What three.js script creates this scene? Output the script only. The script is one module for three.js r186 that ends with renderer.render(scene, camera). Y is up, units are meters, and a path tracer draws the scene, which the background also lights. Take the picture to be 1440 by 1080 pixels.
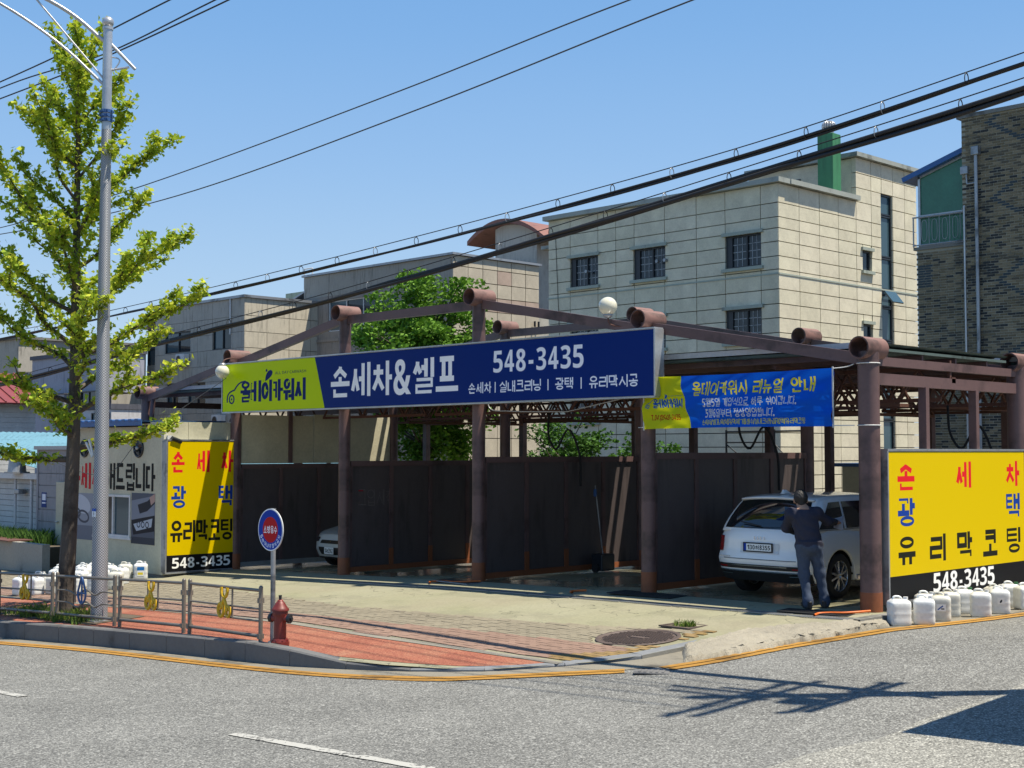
import * as THREE from 'three';
import { RoundedBoxGeometry } from 'three/addons/geometries/RoundedBoxGeometry.js';
import { mergeGeometries, mergeVertices } from 'three/addons/utils/BufferGeometryUtils.js';
import { MarchingCubes } from 'three/addons/objects/MarchingCubes.js';

// ---------------------------------------------------------------- camera, sky, sun, exposure
const scene = new THREE.Scene();
const camera = new THREE.PerspectiveCamera(31.73, 1440 / 1080, 0.1, 9000);
camera.position.set(10.42, 2.30, 17.39);
camera.lookAt(10.42 - 71.6, 2.30 + 100 * 0.05, 17.39 - 69.8);
const renderer = new THREE.WebGLRenderer();
renderer.toneMapping = THREE.LinearToneMapping;
const EXPOSURE = 1.6;
renderer.toneMappingExposure = EXPOSURE;
renderer.shadowMap.enabled = true;
{
  const W = 256, H = 128, data = new Float32Array(W * H * 4);
  // elevation in degrees -> colour (linear, as seen in the picture)
  const stops = [[0, .60, .73, .86], [4, .50, .68, .87], [8, .40, .61, .87], [12, .31, .53, .85], [18, .215, .44, .80], [30, .15, .34, .70], [55, .105, .26, .58], [90, .085, .22, .52]];
  for (let r = 0; r < H; r++) {
    const e = ((r + .5) / H - .5) * 180;
    let c;
    if (e < 0) c = [.20, .19, .17];
    else {
      let i = 0; while (i < stops.length - 2 && stops[i + 1][0] < e) i++;
      const a = stops[i], b = stops[i + 1], t = (e - a[0]) / (b[0] - a[0]);
      c = [1, 2, 3].map((k) => a[k] + (b[k] - a[k]) * t);
    }
    for (let x = 0; x < W; x++) { const o = (r * W + x) * 4; for (let k = 0; k < 3; k++) data[o + k] = c[k] / EXPOSURE; data[o + 3] = 1; }
  }
  const sky = new THREE.DataTexture(data, W, H, THREE.RGBAFormat, THREE.FloatType);
  sky.mapping = THREE.EquirectangularReflectionMapping; sky.magFilter = THREE.LinearFilter; sky.needsUpdate = true;
  scene.background = sky; scene.environment = sky;
}
const sun = new THREE.DirectionalLight(new THREE.Color().setRGB(1, .91, .76), 5);
sun.name = 'sun';
sun.position.set(34.3 - 8, 100, -21.3); sun.target.position.set(-8, 0, 0);
sun.castShadow = true; sun.shadow.mapSize.set(4096, 4096);
Object.assign(sun.shadow.camera, { left: -60, right: 40, top: 50, bottom: -50, near: 1, far: 220 });
scene.add(sun, sun.target);

// ---------------------------------------------------------------- helpers
let seed = 12345;
const rnd = () => { seed = (seed + 0x6d2b79f5) | 0; let t = Math.imul(seed ^ (seed >>> 15), 1 | seed); t = (t + Math.imul(t ^ (t >>> 7), 61 | t)) ^ t; return ((t ^ (t >>> 14)) >>> 0) / 4294967296; };
const rr = (a, b) => a + (b - a) * rnd();
const V = (x, y, z) => new THREE.Vector3(x, y, z);
const lerp = THREE.MathUtils.lerp, clamp = THREE.MathUtils.clamp;
const interp = (x, xs, ys) => { if (x <= xs[0]) return ys[0]; for (let i = 1; i < xs.length; i++) if (x <= xs[i]) return ys[i - 1] + (ys[i] - ys[i - 1]) * (x - xs[i - 1]) / (xs[i] - xs[i - 1]); return ys[ys.length - 1]; };
const names = new Map();
function numbered(n) { const k = names.get(n) ?? 0; names.set(n, k + 1); return k ? n + '_' + String(k).padStart(3, '0') : n; }
function tag(o, label, category, group, kind) { if (label) o.userData.label = label; if (category) o.userData.category = category; if (group) o.userData.group = group; if (kind) o.userData.kind = kind; return o; }
function boxUV(g) {
  if (g.index) g = g.toNonIndexed();
  const p = g.attributes.position, n = g.attributes.normal, uv = new Float32Array(p.count * 2);
  for (let i = 0; i < p.count; i += 3) {
    let nx = 0, ny = 0, nz = 0;
    for (let k = 0; k < 3; k++) { nx += Math.abs(n.getX(i + k)); ny += Math.abs(n.getY(i + k)); nz += Math.abs(n.getZ(i + k)); }
    for (let k = 0; k < 3; k++) {
      const x = p.getX(i + k), y = p.getY(i + k), z = p.getZ(i + k);
      const [u, v] = ny >= nx && ny >= nz ? [x, z] : nx > nz ? [z, y] : [x, y];
      uv[(i + k) * 2] = u; uv[(i + k) * 2 + 1] = v;
    }
  }
  g.setAttribute('uv', new THREE.BufferAttribute(uv, 2));
  return g;
}
function mesh(name, g, m, parent = scene) {
  if (Array.isArray(g)) g = merge(g);
  if (m.userData.metric) g = boxUV(g);
  const o = new THREE.Mesh(g, m); o.name = parent === scene ? numbered(name) : name; o.castShadow = o.receiveShadow = true; parent.add(o); return o;
}
function group(name, pos = [0, 0, 0], turn = 0, parent = scene) { const o = new THREE.Group(); o.name = parent === scene ? numbered(name) : name; o.position.set(...pos); o.rotation.y = turn; parent.add(o); return o; }
function thing(name, label, category, pos, turn, grp) { return tag(group(name, pos, turn), label, category, grp); }
function structure(name, g, m) { return tag(mesh(name, g, m), null, null, null, 'structure'); }
function copy(o, pos, turn, label) { const c = o.clone(); c.name = numbered(o.name.replace(/_\d\d\d$/, '')); c.userData = { ...o.userData }; if (label) c.userData.label = label; c.position.set(...pos); c.rotation.y = turn ?? o.rotation.y; scene.add(c); return c; }
function merge(list) {
  const keep = ['position', 'normal', 'uv'];
  return mergeGeometries(list.map((g) => { g = g.index ? g.toNonIndexed() : g; for (const k of Object.keys(g.attributes)) if (!keep.includes(k)) g.deleteAttribute(k); if (!g.attributes.uv) g.setAttribute('uv', new THREE.BufferAttribute(new Float32Array(g.attributes.position.count * 2), 2)); g.morphAttributes = {}; return g; }));
}
const bx = (w, h, d, x = 0, y = 0, z = 0) => new THREE.BoxGeometry(w, h, d).translate(x, y, z);
const rbx = (w, h, d, r, x = 0, y = 0, z = 0) => new RoundedBoxGeometry(w, h, d, 2, r).translate(x, y, z);
const span = (x0, x1, y0, y1, z0, z1) => bx(x1 - x0, y1 - y0, z1 - z0, (x0 + x1) / 2, (y0 + y1) / 2, (z0 + z1) / 2);
const cyl = (r0, r1, h, x = 0, y = 0, z = 0, n = 20, open = false) => new THREE.CylinderGeometry(r1, r0, h, n, 1, open).translate(x, y, z);
function orient(g, a, b) { // geometry along +y centred at the origin -> between two points
  const d = b.clone().sub(a), q = new THREE.Quaternion().setFromUnitVectors(V(0, 1, 0), d.clone().normalize());
  return g.applyQuaternion(q).translate((a.x + b.x) / 2, (a.y + b.y) / 2, (a.z + b.z) / 2);
}
const rod = (a, b, r, n = 10, r2 = r) => orient(new THREE.CylinderGeometry(r2, r, a.distanceTo(b), n), a, b);
function beam(a, b, w, h) { // rectangular bar, h measured upwards
  const d = b.clone().sub(a), L = d.length(), z = d.clone().normalize(), x = V(0, 1, 0).cross(z); if (x.lengthSq() < 1e-6) x.set(1, 0, 0); x.normalize(); const y = z.clone().cross(x);
  return new THREE.BoxGeometry(w, h, L).applyMatrix4(new THREE.Matrix4().makeBasis(x, y, z)).translate((a.x + b.x) / 2, (a.y + b.y) / 2, (a.z + b.z) / 2);
}
const tube = (pts, r, n = 32, k = 8, closed = false) => new THREE.TubeGeometry(new THREE.CatmullRomCurve3(pts, closed), n, r, k, closed);
const lathe = (prof, n = 24) => new THREE.LatheGeometry(prof.map(([r, y]) => new THREE.Vector2(r, y)), n);
function grid(nu, nv, f) { // f(i/nu, j/nv) -> [x, y, z, u, v]
  const pos = [], uv = [], idx = [];
  for (let j = 0; j <= nv; j++) for (let i = 0; i <= nu; i++) { const q = f(i / nu, j / nv); pos.push(q[0], q[1], q[2]); uv.push(q[3] ?? i / nu, q[4] ?? j / nv); }
  for (let j = 0; j < nv; j++) for (let i = 0; i < nu; i++) { const a = j * (nu + 1) + i, b = a + 1, c = a + nu + 1, d = c + 1; idx.push(a, b, d, a, d, c); }
  const g = new THREE.BufferGeometry();
  g.setAttribute('position', new THREE.Float32BufferAttribute(pos, 3)); g.setAttribute('uv', new THREE.Float32BufferAttribute(uv, 2)); g.setIndex(idx); g.computeVertexNormals(); return g;
}
// tileable value noise
function noiseMaker(s) {
  const h = (x, y) => { let t = Math.imul(x, 374761393) ^ Math.imul(y, 668265263) ^ Math.imul(s, 2246822519); t = Math.imul(t ^ (t >>> 13), 1274126177); return ((t ^ (t >>> 16)) >>> 0) / 4294967296; };
  const n = (x, y, per) => { const ix = Math.floor(x), iy = Math.floor(y), fx = x - ix, fy = y - iy, m = (a) => ((a % per) + per) % per, sx = fx * fx * (3 - 2 * fx), sy = fy * fy * (3 - 2 * fy);
    return lerp(lerp(h(m(ix), m(iy)), h(m(ix + 1), m(iy)), sx), lerp(h(m(ix), m(iy + 1)), h(m(ix + 1), m(iy + 1)), sx), sy); };
  return (u, v, freq, oct = 4) => { let a = .5, sum = 0, tot = 0; for (let o = 0, f = freq; o < oct; o++, f *= 2, a *= .55) { sum += a * n(u * f, v * f, f); tot += a; } return sum / tot; };
}
const N1 = noiseMaker(7), N2 = noiseMaker(19), N3 = noiseMaker(43);
const wnoise = (x, z, f = 1) => N1(((x * f / 64) % 1 + 1) % 1, ((z * f / 64) % 1 + 1) % 1, 64, 4); // metres
function tex(size, metres, f, srgb = true) {
  const d = new Uint8Array(size * size * 4);
  for (let y = 0; y < size; y++) for (let x = 0; x < size; x++) { const c = f(x / size, y / size), o = (y * size + x) * 4; for (let k = 0; k < 3; k++) d[o + k] = clamp(Array.isArray(c) ? c[k] : c, 0, 255); d[o + 3] = 255; }
  const t = new THREE.DataTexture(d, size, size); t.wrapS = t.wrapT = THREE.RepeatWrapping; t.magFilter = THREE.LinearFilter; t.minFilter = THREE.LinearMipmapLinearFilter; t.generateMipmaps = true;
  if (srgb) t.colorSpace = THREE.SRGBColorSpace; t.repeat.set(1 / metres, 1 / metres); t.needsUpdate = true; return t;
}
const grey = (v, tr = 1, tg = 1, tb = 1) => [v * tr, v * tg, v * tb];
// neutral wear maps, multiplied into a material's colour
const wearT = tex(512, 2.3, (u, v) => { const n = N1(u, v, 4, 6), s = N2(u, v, 64, 2); return 255 * (.80 + .2 * n + .08 * (s - .5)); });
const grimeT = tex(512, 3.1, (u, v) => { const n = N1(u, v, 3, 6), m = N2(u, v, 10, 5), d = clamp((m - .52) * 4, 0, 1) * clamp((n - .42) * 4, 0, 1); return 255 * (.95 - .35 * d - .12 * n + .07 * (N3(u, v, 90, 2) - .5)); });
const streakT = tex(512, 4, (u, v) => { const n = N1(u, v * .12, 48, 4), m = N2(u, v, 5, 5); return 255 * (.97 - .22 * clamp((n - .45) * 3, 0, 1) * clamp((m - .35) * 2.5, 0, 1) + .05 * (N3(u, v, 80, 2) - .5)); });
const fineB = tex(512, .6, (u, v) => 255 * (N2(u, v, 64, 3)), false);
const roughT = tex(256, 1.7, (u, v) => [255, 255 * (.75 + .5 * (N1(u, v, 5, 5) - .5)), 0], false);
function mat(color, o = {}) {
  const { map = wearT, physical, metric = true, ...rest } = o;
  const m = new (physical ? THREE.MeshPhysicalMaterial : THREE.MeshStandardMaterial)({ color, roughness: .75, ...rest });
  if (map) m.map = map; m.userData.metric = metric; return m;
}
const lin = (r, g, b) => new THREE.Color().setRGB(r, g, b);
// ---------------------------------------------------------------- materials
const M = {
  brown: mat(lin(.165, .095, .09), { roughness: .48, map: grimeT }),
  brownDark: mat(lin(.15, .088, .084), { roughness: .6, map: grimeT }),
  rust: mat(lin(.14, .06, .042), { roughness: .7, map: grimeT }),
  trussPaint: mat(lin(.14, .06, .042), { roughness: .8, map: grimeT }),
  headPaint: mat(lin(.24, .125, .105), { roughness: .65, map: grimeT }),
  orangeBand: mat(lin(.30, .095, .035), { roughness: .6, map: grimeT }),
  panelShaded: mat(lin(.088, .070, .069), { roughness: .5, map: streakT }),  // brown post paint darkened for the partitions, bay shade put into the colour
  cream: mat(lin(.60, .57, .41), { roughness: .6, map: wearT }),
  creamTrim: mat(lin(.62, .60, .47), { roughness: .5 }),
  white: mat(lin(.74, .75, .74), { roughness: .45 }),
  alu: mat(lin(.58, .59, .60), { roughness: .35, metalness: .6 }),
  galv: mat(lin(.44, .46, .48), { roughness: .42, metalness: .55, map: grimeT }),
  black: mat(lin(.015, .015, .016), { roughness: .5 }),
  rubber: mat(lin(.018, .018, .019), { roughness: .8 }),
  darkFrame: mat(lin(.022, .026, .032), { roughness: .4 }),
  glass: mat(lin(.02, .028, .035), { roughness: .04, map: null, metric: false }),
  glassBlue: mat(lin(.045, .085, .105), { roughness: .05, map: null, metric: false }),
  glassGreen: mat(lin(.05, .20, .12), { roughness: .12, map: wearT }),
  roofTop: mat(lin(.10, .15, .14), { roughness: .6, map: grimeT }),
  roofUnder: mat(lin(.10, .15, .14), { roughness: .8, map: grimeT }),
  steelWhite: mat(lin(.60, .62, .62), { roughness: .5 }),
  blueRoof: mat(lin(.035, .13, .36), { roughness: .45 }),
  concrete: mat(lin(.25, .245, .22), { roughness: .9, map: grimeT, bumpMap: fineB, bumpScale: .002 }),
  granite: mat(lin(.17, .17, .168), { roughness: .8, bumpMap: fineB, bumpScale: .002, map: grimeT }),
  graniteLight: mat(lin(.22, .235, .25), { roughness: .8, bumpMap: fineB, bumpScale: .002 }),
  yellowPaint: mat(lin(.78, .48, .015), { roughness: .45 }),
  bluePaint: mat(lin(.04, .12, .32), { roughness: .45 }),
  fence: mat(lin(.22, .195, .165), { roughness: .45, metalness: .35 }),
  hydrant: mat(lin(.26, .035, .026), { roughness: .5, map: grimeT }),
  hose: mat(lin(.75, .16, .02), { roughness: .5 }),
  plastic: mat(lin(.80, .82, .80), { roughness: .4, map: wearT }),
  plasticB: mat(lin(.76, .76, .68), { roughness: .45, map: grimeT }),
  capGreen: mat(lin(.03, .16, .06), { roughness: .5 }),
  chrome: mat(lin(.75, .76, .78), { roughness: .12, metalness: 1, map: null }),
  rim: mat(lin(.55, .56, .58), { roughness: .2, metalness: .9, map: null }),
  carWhite: mat(lin(.84, .84, .82), { physical: true, roughness: .3, clearcoat: 1, clearcoatRoughness: .04, map: null }),
  carGlass: mat(lin(.010, .012, .014), { physical: true, roughness: .03, clearcoat: 1, map: null }),
  carSilver: mat(lin(.50, .53, .52), { physical: true, roughness: .32, clearcoat: 1, clearcoatRoughness: .05, map: null }),
  carBlack: mat(lin(.02, .02, .022), { physical: true, roughness: .3, clearcoat: 1, map: null }),
  tail: mat(lin(.28, .012, .012), { physical: true, roughness: .15, clearcoat: 1, map: null }),
  bark: mat(lin(.13, .105, .085), { roughness: .95, map: grimeT, bumpMap: tex(256, .35, (u, v) => 255 * N1(u, v * .25, 16, 5), false), bumpScale: .02 }),
  cable: mat(lin(.012, .012, .013), { roughness: .6, map: null }),
  wireGrey: mat(lin(.05, .055, .06), { roughness: .6, map: null }),
  globe: mat(lin(.66, .64, .50), { physical: true, roughness: .12, clearcoat: .6, map: null }),
};
// ground covers
const asphaltT = tex(1024, 3.2, (u, v) => { const a = N1(u, v, 250, 2), b = N2(u, v, 120, 3), c = N3(u, v, 3, 5), k = a > .62 ? 70 * (a - .62) / .38 + 16 : a < .38 ? -44 * (.38 - a) / .38 - 14 : 0; return grey(104 + k + 36 * (b - .5) + 22 * (c - .5), 1, 1.005, .975); });
const asphaltB = tex(1024, 3.2, (u, v) => 255 * N1(u, v, 250, 2), false);
const concT = tex(1024, 4.7, (u, v) => { const n = N1(u, v, 3, 6), m = N2(u, v, 9, 6), s = N3(u, v, 180, 2), st = clamp((m - .5) * 5, 0, 1) * .5; const cr = Math.abs(N3(u, v, 4, 5) - .5) < .0035 && n > .5 ? .72 : 1; const k = cr * (.93 + .14 * n - .13 * st + .12 * (s - .5)); return [136 * k, (131 + 5 * N2(u, v, 5, 3)) * k, (104 + 12 * n) * k]; });
const wetT = tex(512, 5, (u, v) => { const m = N2(u, v, 4, 6); return [255, 255 * clamp((m - .45) * 5, .12, .8), 0]; }, false);
const redT = tex(512, 2.1, (u, v) => { const a = N1(u, v, 180, 2), n = N2(u, v, 4, 6); const w = clamp((n - .52) * 3, 0, 1) * .35; return [142 * (.88 + .2 * n + .5 * (a - .5)) - 12 * w, 84 * (.86 + .25 * n + .9 * (a - .5)) + 34 * w, 64 * (.86 + .25 * n + .9 * (a - .5)) + 32 * w]; });
M.asphalt = mat(lin(1, 1, 1), { roughness: .92, map: asphaltT, bumpMap: asphaltB, bumpScale: .006 }); M.asphalt.vertexColors = true; M.asphalt.userData.metric = false;
M.asphaltPale = mat(lin(1.42, 1.40, 1.34), { roughness: .92, map: asphaltT, bumpMap: asphaltB, bumpScale: .006, metric: false });
M.lot = mat(lin(1, 1, 1), { roughness: .9, map: concT, bumpMap: fineB, bumpScale: .002, metric: false });
M.bay = mat(lin(1, 1, 1), { roughness: .55, map: concT, roughnessMap: wetT, bumpMap: fineB, bumpScale: .001, metric: false });
M.gutter = mat(lin(.26, .24, .19), { roughness: .92, map: grimeT, bumpMap: fineB, bumpScale: .004, metric: false });
M.redPath = mat(lin(1, 1, 1), { roughness: .92, map: redT, bumpMap: fineB, bumpScale: .003, metric: false });
M.strip = mat(lin(.24, .225, .185), { roughness: .9, metric: false });
M.lineYellow = mat(lin(.44, .225, .03), { roughness: .7, map: grimeT, metric: false });
M.lineWhite = mat(lin(.40, .40, .37), { roughness: .8, metric: false, map: tex(512, 1.3, (u, v) => { const n = N1(u, v, 40, 4), m = N2(u, v, 6, 4); return 255 * (n + m * .6 < .66 ? .55 : .96); }) });
M.paverPink = mat(lin(.27, .175, .13), { roughness: .9 });
M.paverGrey = mat(lin(.255, .225, .16), { roughness: .9 });
M.paverYellow = [mat(lin(.28, .185, .06), { roughness: .85, map: grimeT }), mat(lin(.25, .165, .065), { roughness: .85, map: grimeT }), mat(lin(.30, .20, .08), { roughness: .85, map: grimeT })];
M.soil = mat(lin(.12, .095, .065), { roughness: 1, map: grimeT });
M.iron = mat(lin(.115, .085, .074), { roughness: .65, map: grimeT });

// ---------------------------------------------------------------- lettering: Korean syllables drawn stroke by stroke
const CHO = 'ㄱㄲㄴㄷㄸㄹㅁㅂㅃㅅㅆㅇㅈㅉㅊㅋㅌㅍㅎ', JUNG = 'ㅏㅐㅑㅒㅓㅔㅕㅖㅗㅘㅙㅚㅛㅜㅝㅞㅟㅠㅡㅢㅣ', JONG = ' ㄱㄲㄳㄴㄵㄶㄷㄹㄺㄻㄼㄽㄾㄿㅀㅁㅂㅄㅅㅆㅇㅈㅊㅋㅌㅍㅎ';
const JAMO = {
  ㄱ: [[0, 0, 1, 0, 1, 1]], ㄴ: [[0, 0, 0, 1, 1, 1]], ㄷ: [[1, 0, 0, 0, 0, 1, 1, 1]], ㄹ: [[0, 0, 1, 0, 1, .5, 0, .5, 0, 1, 1, 1]], ㅁ: [[0, 0, 1, 0, 1, 1, 0, 1, 0, 0, 1, 0]],
  ㅂ: [[0, 0, 0, 1, 1, 1, 1, 0], [0, .45, 1, .45]], ㅅ: [[.52, 0, .5, .3, 0, 1], [.5, .35, 1, 1]], ㅇ: ['o', .5, .5, .5, .5], ㅈ: [[0, 0, 1, 0], [.5, 0, .45, .4, 0, 1], [.5, .4, 1, 1]],
  ㅊ: [[.5, -.12, .5, .2], [0, .22, 1, .22], [.5, .22, .45, .5, 0, 1], [.5, .52, 1, 1]], ㅋ: [[0, 0, 1, 0, 1, 1], [0, .48, 1, .48]], ㅌ: [[1, 0, 0, 0, 0, 1, 1, 1], [0, .5, 1, .5]],
  ㅍ: [[0, 0, 1, 0], [0, 1, 1, 1], [.27, 0, .27, 1], [.73, 0, .73, 1]], ㅎ: [[.5, -.12, .5, .1], [0, .22, 1, .22], ['o', .5, .72, .36, .28]],
};
const ROWS = { ㄱ: 1.6, ㄴ: 1.6, ㄷ: 2.2, ㄹ: 3, ㅁ: 2, ㅂ: 2.2, ㅅ: 1.4, ㅇ: 2, ㅈ: 2.1, ㅊ: 2.8, ㅋ: 2.2, ㅌ: 3, ㅍ: 2.2, ㅎ: 3.1 };
function drawJamo(c, j, x, y, w, h, lw) {
  const keep = c.lineWidth, ratio = keep / lw; lw = Math.min(lw, h / (1.62 * ROWS[j]), w / 2.6); c.lineWidth = lw * ratio;
  const list = j === 'ㅇ' ? [JAMO.ㅇ] : JAMO[j]; if (!list) return;
  x += lw / 2; y += lw / 2; w -= lw; h -= lw;
  for (const s of list) {
    c.beginPath();
    if (s[0] === 'o') c.ellipse(x + s[1] * w, y + s[2] * h, Math.max(s[3] * w, 1), Math.max(s[4] * h, 1), 0, 0, 7);
    else for (let i = 0; i < s.length; i += 2) c[i ? 'lineTo' : 'moveTo'](x + s[i] * w, y + s[i + 1] * h);
    c.stroke();
  }
  c.lineWidth = keep;
}
function syllable(c, ch, x, y, w, h, lw) {
  const k = ch.charCodeAt(0) - 0xac00, i = CHO[Math.floor(k / 588)], v = JUNG[Math.floor((k % 588) / 28)], f = JONG[k % 28].trim();
  const L = (...p) => { c.beginPath(); for (let q = 0; q < p.length; q += 2) c[q ? 'lineTo' : 'moveTo'](x + p[q] * w, y + p[q + 1] * h); c.stroke(); };
  const tw = lw / w, th = lw / h, H = !f ? 1 : 'ㄴㄱ'.includes(f) ? .68 : f === 'ㄹ' ? .57 : .62;
  if ('ㅏㅐㅑㅓㅔㅕㅣ'.includes(v)) {
    const two = 'ㅐㅔ'.includes(v), out = 'ㅏㅐㅑ'.includes(v), sx = v === 'ㅣ' ? 1 - tw / 2 : out ? (two ? 1 - tw / 2 : 1 - tw * 1.35) : 1 - tw / 2, mid = H * .48;
    let right = sx - tw * .75;
    L(sx, 0, sx, f ? H * .97 : 1);
    if (two) { const s2 = sx - tw * 1.75; L(s2, .02, s2, f ? H * .94 : .97); if (v === 'ㅐ') { L(s2, mid, sx, mid); right = s2 - tw * .75; } else { L(s2 - tw * 1.3, mid, s2, mid); right = s2 - tw * 1.0; } }
    else if (v === 'ㅏ') L(sx, mid, 1, mid);
    else if (v === 'ㅑ') { L(sx, mid - .12 * H, 1, mid - .12 * H); L(sx, mid + .14 * H, 1, mid + .14 * H); }
    else if (v === 'ㅓ') { L(sx - tw * 1.6, mid, sx, mid); right = sx - tw * 1.15; }
    else if (v === 'ㅕ') { L(sx - tw * 1.5, mid - .12 * H, sx, mid - .12 * H); L(sx - tw * 1.5, mid + .14 * H, sx, mid + .14 * H); right = sx - tw * 1.15; }
    const low = 'ㅓㅔㅕ'.includes(v) ? right : right;
    drawJamo(c, i, x, y + (f ? .02 : .1) * h, low * w, (f ? H * .86 : .8) * h, lw);
  } else if ('ㅗㅜㅛㅠㅡ'.includes(v)) {
    const up = v === 'ㅗ' || v === 'ㅛ', bar = up ? H * (f ? .88 : .93) : v === 'ㅡ' ? H * (f ? .88 : .9) : H * (f ? .62 : .64), ih = (up ? bar - th * (f ? .95 : 1.5) : bar - th * (v === 'ㅡ' ? 1.35 : 1.1));
    L(0, bar, 1, bar); 
    if (v === 'ㅗ') L(.5, bar, .5, bar - th * (f ? 1.4 : 1.9));
    if (v === 'ㅜ') L(.5, bar, .5, f ? H * 1.0 : 1);
    if (v === 'ㅠ') { L(.3, bar, .3, f ? H * 1.0 : 1); L(.7, bar, .7, f ? H * 1.0 : 1); }
    drawJamo(c, i, x + .1 * w, y, .8 * w, ih * h, lw);
  } else {
    const sx = v === 'ㅘ' ? 1 - tw * 1.3 : 1 - tw / 2, lw2 = sx - tw * .8, up = v === 'ㅘ' || v === 'ㅚ', bar = up ? H * .86 : H * .60;
    L(sx, 0, sx, f ? H * .97 : 1); L(0, bar, lw2 + tw * .1, bar);
    if (v === 'ㅘ') { L(lw2 * .5, bar, lw2 * .5, bar - th * 1.7); L(sx, H * .45, 1, H * .45); }
    if (v === 'ㅝ') { L(lw2 * .45, bar, lw2 * .45, f ? H * .98 : .98); L(sx - tw * 1.5, H * .8, sx, H * .8); }
    if (v === 'ㅟ') L(lw2 * .45, bar, lw2 * .45, f ? H * .98 : .98);
    drawJamo(c, i, x + .03 * w, y, (lw2 - .06) * w, (up ? bar - th * 1.5 : bar - th * .8) * h, lw);
  }
  if (f) { const fy = H + th * .1 - (f === 'ㄹ' ? .02 : 0); drawJamo(c, f, x + .14 * w, y + fy * h, .80 * w, (1 - fy) * h, lw * .95); }
}
function write(c, text, x, y, w, h, o = {}) { // fits the text into the box
  const { weight = .15, color = '#fff', gap = .1, outline } = o, chars = [...text];
  const wid = chars.map((q) => q >= '가' && q <= '힣' ? 1 : q === ' ' ? .4 : '|/.()'.includes(q) ? .3 : q === '-' ? .45 : q === '&' ? .85 : .62);
  const unit = w / wid.reduce((a, b) => a + b + 0, 0);
  c.fillStyle = c.strokeStyle = color; c.lineJoin = 'miter'; c.lineCap = 'butt'; c.lineWidth = weight * Math.min(h, unit);
  let at = x;
  chars.forEach((q, i) => {
    const cw = wid[i] * unit, g = gap * unit / 2;
    if (wid[i] === 1) {
      if (outline) { c.save(); c.strokeStyle = outline; c.lineWidth *= 1.6; syllable(c, q, at + g, y, cw - 2 * g, h, c.lineWidth / 1.6); c.restore(); }
      syllable(c, q, at + g, y, cw - 2 * g, h, c.lineWidth);
    } else if (q !== ' ') {
      c.save(); c.font = 'bold 100px sans-serif'; c.textAlign = 'left'; c.textBaseline = 'alphabetic';
      const m = c.measureText(q), bw = m.actualBoundingBoxLeft + m.actualBoundingBoxRight || 50;
      const sy = h / 72, sx = q === '-' || '|/.()'.includes(q) ? sy * .8 : (cw - 2 * g) / bw; c.translate(at + (q === '-' || '|/.()'.includes(q) ? (cw - bw * sx) / 2 : g) + m.actualBoundingBoxLeft * sx, y + h); c.scale(sx, sy); c.fillText(q, 0, 0); c.restore();
    }
    at += cw;
  });
}
function canvasTex(w, h, f) { const c = document.createElement('canvas'); c.width = w; c.height = h; const x = c.getContext('2d'); f(x, w, h); const t = new THREE.CanvasTexture(c); t.colorSpace = THREE.SRGBColorSpace; t.magFilter = THREE.LinearFilter; return t; }
function print(t, o = {}) { const m = new THREE.MeshPhysicalMaterial({ map: t, roughness: .5, specularIntensity: .15, ...o }); m.userData.metric = false; return m; }
function logo(c, x, y, w, h, ink, ground) { // car outline, drop, heavy lettering
  c.save(); c.translate(x, y); c.scale(w / 1000, h / 330);
  c.strokeStyle = c.fillStyle = ink; c.lineWidth = 16; c.lineCap = 'round';
  c.beginPath(); c.moveTo(16, 290); c.bezierCurveTo(12, 200, 40, 175, 110, 160); c.bezierCurveTo(150, 95, 180, 70, 250, 66); c.stroke();
  c.beginPath(); c.ellipse(75, 262, 30, 46, 0, 0, 7); c.stroke(); c.beginPath(); c.ellipse(75, 262, 9, 14, 0, 0, 7); c.fill();
  c.lineCap = 'butt';
  [...'올데이카워시'].forEach((q, i) => { c.lineWidth = 35; c.lineJoin = 'miter'; syllable(c, q, 190 + i * 134, 66, 130, 236, 34); });
  c.fillStyle = ink; c.beginPath(); c.moveTo(505, 80); c.bezierCurveTo(500, 20, 530, -45, 575, -40); c.bezierCurveTo(610, -20, 600, 30, 505, 80); c.fill();
  c.beginPath(); c.ellipse(520, -38, 11, 16, 0, 0, 7); c.fill();
  c.fillStyle = ground; for (const [sx, sy] of [[254, 102], [520, 185], [790, 100]]) { c.beginPath(); c.moveTo(sx, sy - 26); c.quadraticCurveTo(sx, sy, sx + 22, sy); c.quadraticCurveTo(sx, sy, sx, sy + 26); c.quadraticCurveTo(sx, sy, sx - 22, sy); c.quadraticCurveTo(sx, sy, sx, sy - 26); c.fill(); }
  c.fillStyle = ink; c.font = '44px sans-serif'; c.fillText('ALL DAY CARWASH', 625, 12, 380);
  c.restore();
}
// ---------------------------------------------------------------- the ground
const floorY = (x) => interp(x, [-60, -22, -16.64, -12.48, -8.32, -4.16, 0, 5], [-1.4, -.55, -.42, -.28, -.14, -.05, 0, 0]);
const roadY = (x, z) => -.60 + .042 * (clamp(x, -60, 30) + 5) + (z > 6.85 ? .012 * (z - 6.85) : z > 1 ? .042 * (6.85 - z) : .246 - .01 * (1 - z));
const KERB = [[-60, 11.5], [-30, 8.8], [-20, 7.95], [-12.6, 7.3], [-9.9, 7.0], [-8.1, 6.87], [-6.06, 6.79], [-5.04, 6.77], [-4.14, 6.62], [-3.19, 6.4], [-2.43, 6.11], [-1.78, 5.74], [-1.38, 5.27], [-.93, 4.71], [-.71, 4.25], [-.62, 3.3], [-.55, 2.25], [.32, 1.1], [.42, .3]];
const KX = KERB.map((p) => p[0]), KZ = KERB.map((p) => p[1]);
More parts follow.
